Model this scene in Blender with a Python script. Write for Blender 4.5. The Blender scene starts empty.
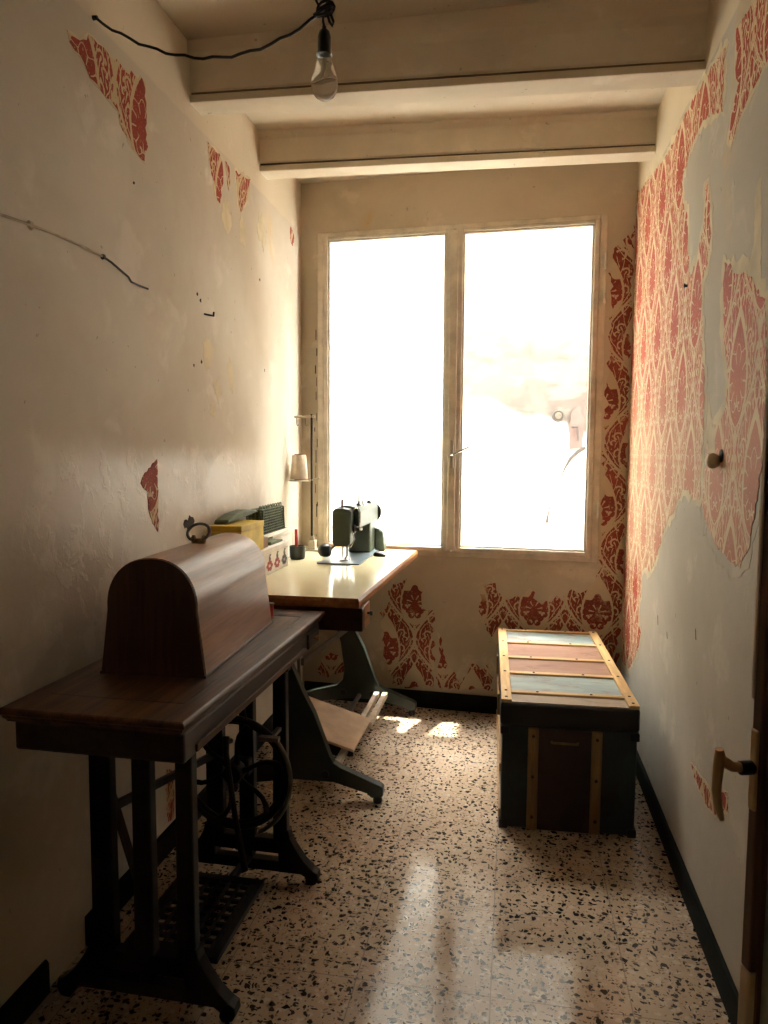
import bpy, bmesh, math, random
from mathutils import Vector, Matrix
from mathutils.geometry import tessellate_polygon
PI = math.pi
sc = bpy.context.scene
C = sc.collection
R = random.Random(7)

# ------------------------------------------------------------------ camera, light, exposure
CAM_H, YAW, PITCH, ROLL, FPX = 1.274, 0.1765, 0.0826, 0.0061, 722.0
WORLD_STRENGTH = 20.0
HAZE_STRENGTH, HAZE_POWER = 110.0, 12
WORLD_COLOR = (1.0, 0.98, 0.95)
SUN_STRENGTH = 32.0
SUN_ELEV, SUN_AZ = math.radians(78.5), math.radians(20)     # azimuth from +y (beyond the window)
EXPOSURE = 0.78


def cam_ray(X, U):
    c, s = math.cos(ROLL), math.sin(ROLL)
    X, U = X * c - U * s, X * s + U * c
    return X, U


def setup_camera():
    def d(a, b, f=1.0):
        c, s = math.cos(ROLL), math.sin(ROLL)
        X = a * c - b * s; U = a * s + b * c
        c, s = math.cos(PITCH), math.sin(PITCH)
        Y = f * c + U * s; z = -f * s + U * c
        c, s = math.cos(YAW), math.sin(YAW)
        return Vector((X * c - Y * s, X * s + Y * c, z))
    fw = d(0, 0, 1.0)
    right = d(1, 0, 0.0)
    up = d(0, 1, 0.0)
    m = Matrix((right, up, -fw)).transposed().to_4x4()
    m.translation = (0, 0, CAM_H)
    cd = bpy.data.cameras.new('camera')
    cam = bpy.data.objects.new('camera', cd)
    C.objects.link(cam)
    cam.matrix_world = m
    cd.sensor_fit = 'VERTICAL'
    cd.sensor_height = 36.0
    cd.sensor_width = 27.0
    cd.lens = FPX / 1024 * 36.0
    cd.clip_start = 0.02
    sc.camera = cam


setup_camera()
w = bpy.data.worlds.new('sky')
sc.world = w
w.use_nodes = True
bg = w.node_tree.nodes['Background']
bg.inputs[0].default_value = (*WORLD_COLOR, 1)
bg.inputs[1].default_value = WORLD_STRENGTH
# hazy sky: brighter around the sun
_n, _l = w.node_tree.nodes, w.node_tree.links
_tc = _n.new('ShaderNodeTexCoord')
_dot = _n.new('ShaderNodeVectorMath'); _dot.operation = 'DOT_PRODUCT'
_l.new(_tc.outputs['Generated'], _dot.inputs[0])
_dot.inputs[1].default_value = (math.sin(SUN_AZ) * math.cos(SUN_ELEV), math.cos(SUN_AZ) * math.cos(SUN_ELEV), math.sin(SUN_ELEV))
_mx = _n.new('ShaderNodeMath'); _mx.operation = 'MAXIMUM'; _mx.inputs[1].default_value = 0
_l.new(_dot.outputs['Value'], _mx.inputs[0])
_pw = _n.new('ShaderNodeMath'); _pw.operation = 'POWER'; _pw.inputs[1].default_value = HAZE_POWER
_l.new(_mx.outputs[0], _pw.inputs[0])
_ma = _n.new('ShaderNodeMath'); _ma.operation = 'MULTIPLY_ADD'; _ma.inputs[1].default_value = HAZE_STRENGTH; _ma.inputs[2].default_value = WORLD_STRENGTH
_l.new(_pw.outputs[0], _ma.inputs[0])
_l.new(_ma.outputs[0], bg.inputs[1])
sd = bpy.data.lights.new('sun', 'SUN')
sd.energy = SUN_STRENGTH
sd.angle = math.radians(0.8)
sd.color = (1, 0.95, 0.86)
so = bpy.data.objects.new('sun', sd)
C.objects.link(so)
sun_dir = Vector((-math.sin(SUN_AZ) * math.cos(SUN_ELEV), -math.cos(SUN_AZ) * math.cos(SUN_ELEV), -math.sin(SUN_ELEV)))
so.rotation_euler = sun_dir.to_track_quat('-Z', 'Y').to_euler()
so.location = (0, 6, 8)
vs = sc.view_settings
vs.view_transform = 'Standard'
vs.look = 'None'
vs.exposure = EXPOSURE
vs.gamma = 1
vs.use_curve_mapping = False
sc.cycles.max_bounces = 14
sc.cycles.diffuse_bounces = 8
sc.cycles.sample_clamp_indirect = 12

# ------------------------------------------------------------------ node helpers


class NT:
    """tiny expression layer over a node tree"""
    def __init__(s, name):
        s.m = bpy.data.materials.new(name)
        s.m.use_nodes = True
        s.t = s.m.node_tree
        s.b = s.t.nodes['Principled BSDF']
        s.n = s.t.nodes
        s.l = s.t.links

    def new(s, kind, **kw):
        n = s.n.new(kind)
        for k, v in kw.items():
            setattr(n, k, v)
        return n

    def put(s, sock, v):
        if isinstance(v, X):
            v = v.s
        if isinstance(v, (int, float)):
            sock.default_value = v
        elif isinstance(v, (tuple, list)):
            if len(sock.default_value) == 4 and len(v) == 3:
                v = (*v, 1)
            sock.default_value = v
        else:
            s.l.new(v, sock)

    def math(s, op, *a, clamp=False):
        n = s.new('ShaderNodeMath', operation=op)
        n.use_clamp = clamp
        for i, v in enumerate(a):
            s.put(n.inputs[i], v)
        return X(s, n.outputs[0])

    def pos(s, obj=False):
        if obj:
            return s.new('ShaderNodeTexCoord').outputs['Object']
        return s.new('ShaderNodeNewGeometry').outputs['Position']

    def sep(s, v):
        n = s.new('ShaderNodeSeparateXYZ')
        s.put(n.inputs[0], v)
        return [X(s, o) for o in n.outputs]

    def comb(s, x, y, z=0.0):
        n = s.new('ShaderNodeCombineXYZ')
        for i, v in enumerate((x, y, z)):
            s.put(n.inputs[i], v)
        return n.outputs[0]

    def vscale(s, v, k):
        n = s.new('ShaderNodeVectorMath', operation='MULTIPLY')
        s.put(n.inputs[0], v)
        n.inputs[1].default_value = k if isinstance(k, (tuple, list)) else (k, k, k)
        return n.outputs[0]

    def noise(s, v, scale, detail=4, rough=0.55, dist=0.0, col=False):
        n = s.new('ShaderNodeTexNoise')
        s.put(n.inputs['Vector'], v)
        n.inputs['Scale'].default_value = scale
        n.inputs['Detail'].default_value = detail
        n.inputs['Roughness'].default_value = rough
        n.inputs['Distortion'].default_value = dist
        return n.outputs['Color'] if col else X(s, n.outputs[0])

    def warp(s, v, scale, amount, detail=2):
        c = s.noise(v, scale, detail, col=True)
        a = s.new('ShaderNodeVectorMath', operation='SUBTRACT')
        s.put(a.inputs[0], c)
        a.inputs[1].default_value = (.5, .5, .5)
        b = s.new('ShaderNodeVectorMath', operation='MULTIPLY_ADD')
        s.put(b.inputs[0], a.outputs[0])
        b.inputs[1].default_value = (amount,) * 3
        s.put(b.inputs[2], v)
        return b.outputs[0]

    def ramp(s, f, lo, hi):
        """smoothstep from lo to hi"""
        n = s.new('ShaderNodeMapRange', interpolation_type='SMOOTHSTEP')
        s.put(n.inputs[0], f)
        s.put(n.inputs[1], lo)
        s.put(n.inputs[2], hi)
        return X(s, n.outputs[0])

    def mix(s, f, a, b, mode='MIX'):
        n = s.new('ShaderNodeMix', data_type='RGBA', blend_type=mode)
        s.put(n.inputs[0], f)
        s.put(n.inputs[6], a)
        s.put(n.inputs[7], b)
        return n.outputs[2]

    def bump(s, h, strength=0.3, dist=0.01):
        n = s.new('ShaderNodeBump')
        n.inputs['Strength'].default_value = strength
        n.inputs['Distance'].default_value = dist
        s.put(n.inputs['Height'], h)
        s.l.new(n.outputs[0], s.b.inputs['Normal'])

    def out(s, color=None, rough=None, metal=None, spec=None):
        if color is not None: s.put(s.b.inputs['Base Color'], color)
        if rough is not None: s.put(s.b.inputs['Roughness'], rough)
        if metal is not None: s.put(s.b.inputs['Metallic'], metal)
        if spec is not None: s.put(s.b.inputs['Specular IOR Level'], spec)
        return s.m


class X:
    def __init__(s, nt, sock): s.nt = nt; s.s = sock
    def __add__(a, b): return a.nt.math('ADD', a, b)
    __radd__ = __add__
    def __sub__(a, b): return a.nt.math('SUBTRACT', a, b)
    def __rsub__(a, b): return a.nt.math('SUBTRACT', b, a)
    def __mul__(a, b): return a.nt.math('MULTIPLY', a, b)
    __rmul__ = __mul__
    def __truediv__(a, b): return a.nt.math('DIVIDE', a, b)
    def abs(a): return a.nt.math('ABSOLUTE', a)
    def fract(a): return a.nt.math('FRACT', a)
    def floor(a): return a.nt.math('FLOOR', a)
    def sin(a): return a.nt.math('SINE', a)
    def cos(a): return a.nt.math('COSINE', a)
    def sqrt(a): return a.nt.math('SQRT', a)
    def lt(a, b): return a.nt.math('LESS_THAN', a, b)
    def gt(a, b): return a.nt.math('GREATER_THAN', a, b)
    def max(a, b): return a.nt.math('MAXIMUM', a, b)
    def min(a, b): return a.nt.math('MINIMUM', a, b)
    def pow(a, b): return a.nt.math('POWER', a, b)
    def atan2(a, b): return a.nt.math('ARCTAN2', a, b)


def rgb(h):
    """sRGB hex -> linear"""
    v = [int(h[i:i + 2], 16) / 255 for i in (0, 2, 4)]
    return tuple(c / 12.92 if c <= .04045 else ((c + .055) / 1.055) ** 2.4 for c in v)


# ------------------------------------------------------------------ materials
def m_simple(name, col, rough=.6, metal=0., var=.12, scale=12., bump=0., spec=None):
    t = NT(name)
    p = t.pos(True)
    n = t.noise(p, scale, 5)
    c2 = tuple(c * (1 - var * 2) for c in col)
    c1 = tuple(min(1, c * (1 + var)) for c in col)
    col_ = t.mix(t.ramp(n, .3, .7), c2, c1)
    if bump:
        t.bump(t.noise(p, scale * 6, 4), bump, .002)
    return t.out(col_, rough, metal, spec)


def m_wood(name, dark, light, axis=1, rough=.45, scale=1.0, wear=None, spec=.5, bmp=.06):
    """streaky wood, grain along the given axis"""
    t = NT(name)
    p = t.pos(True)
    k = [26 * scale] * 3
    k[axis] = 1.6 * scale
    v = t.vscale(t.warp(p, 3, .03), tuple(k))
    g = t.noise(v, 1.6, 6, .62, .4)
    fine = t.noise(t.vscale(p, tuple([160 if i != axis else 5 for i in range(3)])), 1, 3)
    f = t.ramp(g * .75 + fine * .3, .35, .72)
    c = t.mix(f, dark, light)
    if wear:
        wv = t.ramp(t.noise(t.warp(p, 6, .1), 5, 6, .65), .56, .72)
        c = t.mix(wv * .55, c, wear)
    r = t.ramp(t.noise(p, 5, 2), .2, .8) * .06 + (rough - .03)
    if bmp: t.bump(fine, bmp, .001)
    return t.out(c, r, 0, spec)


def m_plaster(name, base, dirt, pale, gloss_line=None, yellow=None, scale=1.0, frieze=None, frieze_col=None):
    t = NT(name)
    p = t.pos()
    x, y, z = t.sep(p)
    big = t.noise(t.warp(p, 1.2, .5), 1.3 * scale, 5, .6)
    mid = t.noise(t.warp(p, 4, .15), 5 * scale, 6, .62)
    c = t.mix(t.ramp(big, .35, .7), dirt, base)
    c = t.mix(t.ramp(mid, .56, .68) * .5, c, pale)
    if yellow:
        yb = t.ramp(t.noise(t.warp(t.vscale(p, (1, 1, .45)), 3, .2), 2.3, 5, .6), .60, .70)
        c = t.mix(yb * .55, c, yellow)
    if frieze:
        fz = t.ramp(z + (t.noise(p, 9, 3) - .5) * .02, frieze, frieze + .012)
        c = t.mix(fz * .55, c, frieze_col or pale)
    spots = t.ramp(t.noise(p, 38, 2, .5), .735, .76)
    c = t.mix(spots * .5, c, tuple(v * .35 for v in dirt))
    rough = .82
    fine = t.noise(p, 60, 4, .6)
    hgt = mid * .8 + fine * .15
    if gloss_line:
        e = t.noise(t.warp(p, 5, .2), 7, 5, .7)
        gz = t.ramp(z + (e - .5) * .22, gloss_line + .05, gloss_line - .06) * t.ramp(y, 1.25, 1.75) * t.ramp(y + (e - .5) * .5, 3.2, 2.6)
        flakes = t.ramp(t.noise(t.warp(t.vscale(p, (1, 1, .8)), 9, .12), 13, 6, .65), .50, .60)
        c = t.mix(gz * flakes * .6, c, rgb('ddd3c6'))
        c = t.mix(gz * .35, c, (base[0] * 1.02, base[1] * .99, base[2] * 1.03))
        rough = .8 - gz * .42 + flakes * gz * .10
        hgt = hgt + flakes * gz * .22
    t.bump(hgt, .35, .008)
    return t.out(c, rough, 0, .4)


def m_damask(name, swap, red, red2, cream, fade=None, back=False, k=.6):
    """damask: half-drop ogee lattice with palmettes; swap = which world axis is u"""
    t = NT(name)
    p0 = t.pos()
    p = t.warp(p0, 55, .006, 2)
    x, y, z = t.sep(p)
    u = (x if swap == 'x' else y) / .29
    v = z / .49
    if not back:
        u = u + .155; v = v + .42
    else:
        u = u + .115; v = v + .30
    ua = (u + .5).fract() - .5
    va = (v + .5).fract() - .5
    ub = u.fract() - .5
    vb = v.fract() - .5
    W = ((va * (2 * PI)).cos() + 1) * .25
    inA = ua.abs().lt(W)
    ax = ua.abs() * inA + ub.abs() * (1 - inA)
    vv = va * inA + vb * (1 - inA)
    Wc = ((vv * (2 * PI)).cos() + 1) * .25
    e = Wc - ax                                     # distance to the ogee line
    # pointed leaf
    tt = ((vv + .35) / .58)
    ttc = tt.max(0).min(1)
    lw = (ttc.pow(.75) * PI).sin().max(0).pow(.70) * .255
    dl = lw - ax
    inleaf = dl.gt(0) * tt.gt(0) * tt.lt(1)
    # lobed palmette inside the leaf
    py = vv * 1.69 + .20
    th = ax.atan2(py)
    r = (ax * ax + py * py).sqrt()
    edge_w = (.026 if back else .036) + .080 * ttc.pow(4)
    fan = (r - ((th * 7.0).cos() * .034 + (.255 if back else .205))).lt(0) * py.gt(-.035)

    def disc(cx, cy, rad):
        dx = ax - cx; dy = (vv - cy) * 1.69
        return ((dx * dx + dy * dy).sqrt() - rad).lt(0)

    def circ(cx, cy, rad, wd):
        dx = ax - cx; dy = (vv - cy) * 1.69
        d = (dx * dx + dy * dy).sqrt()
        open_ = (dy + dx * (1.2 if cx > .15 else -1.2)).gt(-.45 * rad)
        return (d - rad).abs().lt(wd * k) * open_
    base_ = disc(0, -.185, .10).max(disc(.095, -.20, .065)).max(disc(.165, -.165, .058)).max(disc(.055, -.250, .055)).max(disc(.0, .03, .055))
    hole = circ(.15, -.165, .022, .02).max(circ(.05, -.245, .02, .016)).max(((th * 7.0).cos().lt(-.80)) * r.gt(.05) * r.lt(.14) * py.gt(0))
    if back:
        leaf_red = dl.gt(edge_w) * (fan.max(base_)) * (1 - hole)
    else:
        vein = ((th * 9.0).cos().lt(-.93)) * r.gt(.13) * r.lt(.23)
        rim = (r - ((th * 9.0).cos() * .03 + .25)).abs().lt(.006)
        leaf_red = dl.gt(edge_w) * (1 - vein.max(rim).max(circ(.05, -.245, .02, .016)))
    # scrolls, twin crescents and stems outside the leaf
    sc_l = circ(.19, .215, .075, .016).max(circ(.10, .285, .045, .014)).max(circ(.26, -.10, .06, .014)).max(circ(.27, .06, .055, .016))
    sc_l = sc_l.max(circ(.06, -.36, .06, .016)).max(circ(.0, .38, .045, .014)).max(circ(.17, -.27, .05, .014)).max(circ(.33, .0, .035, .012))
    yline = (ax - (vv - .24).abs() * .75 - .01).abs().lt(.016 * k) * vv.gt(.15)
    outline = (e - .012).abs().lt(.016 * k).max((e - .075 - (vv * 38.0).sin() * .012).abs().lt(.010 * k))
    scr = ((vv * 62.0 + (ax * 34.0).cos() * 5.0).sin() * (ax * 40.0 + (vv * 24.0).cos() * 2.0).sin()).gt(.40 if not back else .68)
    bg_red = (1 - sc_l.max(yline).max(outline).max(scr)) * (1 - inleaf)
    ink = (leaf_red * inleaf + bg_red).min(1)
    sp = t.noise(p0, 140, 3, .6)
    ink = ink * t.ramp(sp, .28, .40)
    wear = t.noise(t.warp(p0, 8, .08), 11, 6, .7)
    if not back:
        ink = ink * (1 - t.ramp(wear, .58, .72) * .55)
    else:
        ink = ink * (1 - t.ramp(wear, .56, .66) * .6)
    rc = t.mix(t.ramp(t.noise(p0, 6, 4), .35, .65), red2, red)
    if fade:
        # sun-bleached sheet: paler lower down, with streaky edge
        zz = t.sep(p0)[2]
        fz = t.ramp(zz + (t.noise(t.vscale(p0, (1, 1, .35)), 6, 5) - .5) * .5, fade[0], fade[1])
        low = t.ramp(zz + (wear - .5) * .12, .86, .74)
        rc = t.mix(fz * (1 - low) * .45, rc, tuple(.35 * a + .65 * b for a, b in zip(red, cream)))
    c = t.mix(ink, cream, rc)
    t.bump(t.noise(p0, 30, 4), .2, .003)
    return t.out(c, .75, 0, .25)


def m_terrazzo():
    t = NT('terrazzo_tiles')
    p = t.pos()
    x, y, z = t.sep(p)
    pw = t.warp(p, 45, .022, 2)

    def chips(scale, thr, keep, off, stretch):
        v = t.new('ShaderNodeTexVoronoi', feature='F1', voronoi_dimensions='2D')
        q = t.new('ShaderNodeVectorMath', operation='ADD')
        t.put(q.inputs[0], t.vscale(pw, stretch))
        q.inputs[1].default_value = (off, off * 1.7, 0)
        t.put(v.inputs['Vector'], q.outputs[0])
        v.inputs['Scale'].default_value = scale
        rr, gg, bb = t.sep(v.outputs['Color'])
        d = X(t, v.outputs['Distance'])
        return d.lt(rr * thr + thr * .35) * gg.lt(keep), bb
    c1, k1 = chips(50, .29, .40, 0, (1, 1.0, 1))
    c2, k2 = chips(60, .27, .26, 3.1, (1.7, .75, 1))
    c3, k3 = chips(60, .27, .26, 7.7, (.75, 1.7, 1))
    c4, k4 = chips(120, .30, .35, 1.3, (1, 1, 1))
    base = t.mix(t.ramp(t.noise(p, 3.2, 4), .3, .7), rgb('a8917a'), rgb('b9a58f'))
    c = t.mix(t.ramp(t.noise(p, 90, 4, .7), .5, .75) * .4, base, rgb('94715c'))
    light, kl = chips(55, .33, .4, 5.5, (1, 1, 1))
    c = t.mix(light * .45, c, rgb('cbbcaa'))
    dark = c1.max(c2).max(c3)
    c = t.mix(c4 * .6, c, rgb('4a3b31'))
    c = t.mix(dark * .96, c, t.mix(k1, rgb('120e0b'), rgb('2a211b')))
    T = .3225
    fx = ((x + .3498) / T + 20.5).fract() - .5
    fy = ((y - 1.94) / T + 20.5).fract() - .5
    jn = fx.abs().min(fy.abs())
    joint = jn.lt(.0045)
    c = t.mix(joint * .75, c, rgb('5a4a3d'))
    worn = t.ramp(t.noise(t.warp(p, 2, .3), 2.4, 5, .6), .42, .62)
    t.bump(joint * -1.0 + t.noise(p, 14, 3) * .25, .10, .002)
    return t.out(c, worn * .06 + .10 + joint * .3, 0, .5)


def m_glass_pane(name, tint=(.97, .98, .96), gl=.06):
    t = NT(name)
    tr = t.new('ShaderNodeBsdfTransparent'); tr.inputs[0].default_value = (*tint, 1)
    g = t.new('ShaderNodeBsdfGlossy'); g.inputs['Roughness'].default_value = .03
    ge = t.new('ShaderNodeNewGeometry')
    dt = t.new('ShaderNodeVectorMath', operation='DOT_PRODUCT')
    t.put(dt.inputs[0], ge.outputs['Normal']); t.put(dt.inputs[1], ge.outputs['Incoming'])
    fac = (1 - X(t, dt.outputs['Value']).abs()).pow(5) * .9 + .04
    mx = t.new('ShaderNodeMixShader')
    t.put(mx.inputs[0], fac)
    t.l.new(tr.outputs[0], mx.inputs[1]); t.l.new(g.outputs[0], mx.inputs[2])
    t.l.new(mx.outputs[0], t.n['Material Output'].inputs[0])
    return t.m


def m_bulb_glass():
    t = NT('clear_bulb_glass')
    t.out((1, 1, 1), .02, 0)
    t.b.inputs['Transmission Weight'].default_value = .86
    t.b.inputs['IOR'].default_value = 1.12
    return t.m


def m_frosted():
    t = NT('reeded_glass_greenish')
    p = t.pos(True)
    n = t.noise(t.warp(p, 20, .05), 24, 4)
    c = t.mix(t.ramp(n, .3, .7), rgb('8d9484'), rgb('a6aa99'))
    t.bump(n, .4, .004)
    return t.out(c, .28, 0, .5)


def m_panelpaint(name, a, b, c_):
    """old flaking paint on trunk boards"""
    t = NT(name)
    p = t.pos(True)
    n = t.noise(t.warp(t.vscale(p, (1, 3, 1)), 5, .2), 4, 6, .65)
    c = t.mix(t.ramp(n, .35, .65), a, b)
    c = t.mix(t.ramp(t.noise(t.warp(t.vscale(p, (1.2, 3, 1)), 6, .2), 5, 6, .7), .53, .64) * .75, c, c_)
    return t.out(c, .5, 0, .4)


def m_courtyard():
    t = NT('courtyard_masonry')
    p = t.pos()
    x, y, z = t.sep(p)
    n = t.noise(t.warp(p, 2.5, .25), 3, 5, .6)
    brick = t.noise(t.vscale(p, (3, 1, 7)), 1.6, 3, .5)
    upper_tone = t.mix(t.ramp(n, .38, .62), (.056, .043, .035), (.072, .061, .052))  # darker mottled tone, used above a slanting edge on the right
    upper_tone = t.mix(t.ramp(brick, .5, .6) * .5, upper_tone, (.105, .092, .076))
    paint = (.29, .285, .27)
    lim = x * -.30 + 1.56 + (n - .5) * .25
    up = t.ramp(z - lim, -.04, .05) * t.ramp(x + (n - .5) * .3, -.55, -.40)
    c = t.mix(up, paint, upper_tone)
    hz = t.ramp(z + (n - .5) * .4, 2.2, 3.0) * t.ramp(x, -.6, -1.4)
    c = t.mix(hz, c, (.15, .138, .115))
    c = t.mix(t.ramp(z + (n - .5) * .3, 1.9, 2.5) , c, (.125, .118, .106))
    return t.out(c, .9, 0, .2)


M = {
    'plaster_left': m_plaster('plaster_left', rgb('d0c7b7'), rgb('bdb09d'), rgb('ddd4c7'), 1.27, rgb('c9a468'), 1.0, 2.345, rgb('d3c4a9')),
    'plaster_right': m_plaster('plaster_right', rgb('bdb4a4'), rgb('ada392'), rgb('cfc4b0'), None, rgb('c9ab72'), 1.0, 2.36, rgb('dcc9a6')),
    'plaster_back': m_plaster('plaster_back', rgb('beb09b'), rgb('a89a83'), rgb('ccbfaa'), None, rgb('b58f55')),
    'plaster_plain': m_plaster('plaster_plain', rgb('b5a58c'), rgb('a29076'), rgb('c4b59c')),
    'ceiling': m_plaster('ceiling_paint', rgb('d6cbb9'), rgb('c6b9a5'), rgb('ddd4c6'), None, None, .6),
    'beam': m_plaster('beam_paint', rgb('d3c7b3'), rgb('c2b49e'), rgb('dbd1c0'), None, None, 1.4),
    'backing': m_simple('torn_backing_paper', rgb('cbbc9c'), .85, 0, .10, 9, .2),
    'floor': m_terrazzo(),
    'baseboard': m_simple('baseboard_paint', rgb('171a15'), .85, 0, .2, 8, 0, .15),
    'damask_right': m_damask('damask_right', 'y', rgb('b04e36'), rgb('a3432f'), rgb('d8c39e'), (1.62, 1.25)),
    'damask_left': m_damask('damask_left', 'y', rgb('983a2b'), rgb('873225'), rgb('bfa985'), None, False, .8),
    'damask_back_shaded': m_damask('damask_back_shaded', 'x', rgb('86392b'), rgb('742f25'), rgb('bba98c'), None, True, .8),  # darker copy of the paper: shade on the back wall put into its reds
    'frame_paint': m_simple('window_paint', rgb('c6bba8'), .5, 0, .10, 14, .15),
    'metal_white': m_simple('window_metal', rgb('b5ab99'), .3, .7, .05, 20),
    'pane': m_glass_pane('window_glass'),
    'frosted': m_frosted(),
    'table_wood': m_wood('table_wood', rgb('38220f'), rgb('6e4a2c'), 1, .45, 1, rgb('7a5a3e'), .35),
    'table_dark': m_wood('table_apron_wood', rgb('170d07'), rgb('341f12'), 1, .45),
    'case_wood': m_wood('case_bentwood', rgb('7a5640'), rgb('a87c5c'), 1, .34, .8, None, .55, 0),
    'case_end': m_wood('case_end_wood', rgb('3a2112'), rgb('5c3a22'), 2, .4),
    'iron': m_simple('cast_iron', rgb('14120f'), .5, .5, .25, 20, .25),
    'iron_worn': m_simple('worn_steel', rgb('6d675d'), .35, .8, .15, 20),
    'steel': m_simple('chrome_steel', rgb('b8b8b4'), .2, 1, .05, 20),
    'laminate': m_simple('cream_laminate', rgb('c9bd98'), .14, 0, .04, 3, 0, .7),
    'desk_wood': m_wood('desk_wood', rgb('2a170c'), rgb('452916'), 0, .45, 1, None, .3),
    'desk_edge': m_wood('desk_edge_wood', rgb('7c4a25'), rgb('b07a48'), 1, .4),
    'desk_green': m_simple('desk_grey_green', rgb('333b34'), .45, .2, .12, 10),
    'pedal_board': m_simple('pedal_board', rgb('c7a98a'), .6, 0, .10, 10),
    'machine_green': m_simple('machine_enamel', rgb('4c564c'), .35, .1, .06, 12, .05),
    'machine_bed': m_simple('machine_bed', rgb('74828a'), .3, .3, .06, 10),
    'black': m_simple('black_plastic', rgb('12110f'), .4, 0, .1, 20),
    'thread': m_simple('white_thread', rgb('dcccb6'), .85, 0, .05, 40, .3),
    'red': m_simple('red_thread', rgb('c03428'), .6, 0, .1, 30),
    'yellow': m_simple('yellow_card', rgb('cdb030'), .5, 0, .12, 14),
    'brown_card': m_simple('brown_card', rgb('8f6f4e'), .7, 0, .1, 14),
    'white_card': m_simple('white_card', rgb('d8d0c2'), .6, 0, .05, 14),
    'print_red': m_simple('printed_red', rgb('a3423a'), .6, 0, .1, 30),
    'print_grey': m_simple('printed_grey', rgb('6a635c'), .6, 0, .1, 30),
    'wicker': m_simple('green_wicker', rgb('4d5738'), .6, 0, .2, 30, .3),
    'trunk_body': m_panelpaint('trunk_canvas', rgb('1b2324'), rgb('273234'), rgb('1a1512')),
    'trunk_mid': m_panelpaint('trunk_brown', rgb('26150d'), rgb('371f13'), rgb('1a0e08')),
    'trunk_lid': m_simple('trunk_edge', rgb('181613'), .5, .1, .2, 14),
    'slat': m_wood('trunk_slat', rgb('a8834f'), rgb('d0ad76'), 1, .5, 1, rgb('8a6a42')),
    'slat_x': m_wood('trunk_rib', rgb('a8834f'), rgb('d0ad76'), 0, .5, 1, rgb('8a6a42')),
    'slat_z': m_wood('trunk_batten', rgb('6e4d28'), rgb('94703f'), 2, .5),
    'tin_blue': m_panelpaint('trunk_blue_tin', rgb('7b8785'), rgb('929b94'), rgb('7e6248')),
    'tin_red': m_panelpaint('trunk_red_tin', rgb('84604d'), rgb('95705c'), rgb('6c4c3d')),
    'tin_bare': m_panelpaint('trunk_bare_tin', rgb('8c7a66'), rgb('9c8b74'), rgb('6f5a48')),
    'nail': m_simple('nail_head', rgb('3a2a1c'), .4, .6, .1, 30),
    'cord': m_simple('black_cord', rgb('161310'), .6, 0, .1, 40),
    'wire_pale': m_simple('painted_wire', rgb('b5a58e'), .8, 0, .15, 20),
    'bakelite': m_simple('bakelite', rgb('110e0c'), .3, 0, .1, 30),
    'bulb': m_bulb_glass(),
    'brass': m_simple('old_brass', rgb('8a734a'), .35, .9, .12, 20),
    'door_brown': m_wood('door_stile_brown', rgb('553a24'), rgb('6e4c30'), 2, .5),
    'door_pale': m_simple('door_pale_paint', rgb('c9b392'), .55, 0, .1, 10),
    'handle': m_simple('handle_bronze', rgb('c4a377'), .4, .1, .1, 20),
    'peg_wood': m_simple('peg_wood', rgb('c9b492'), .5, 0, .12, 30),
    'court': m_courtyard(),
    'ground': m_simple('courtyard_ground', (.42, .40, .36), .9, 0, .1, 4),
    'groove_dark': m_simple('groove_brown', rgb('6b5a44'), .9, 0, .2, 6),
    'dark_brown': m_simple('matte_dark_brown', rgb('2a211a'), .9, 0, .2, 30),
}

# ------------------------------------------------------------------ mesh helpers
OFF = {}       # object -> world offset of its local origin


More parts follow.
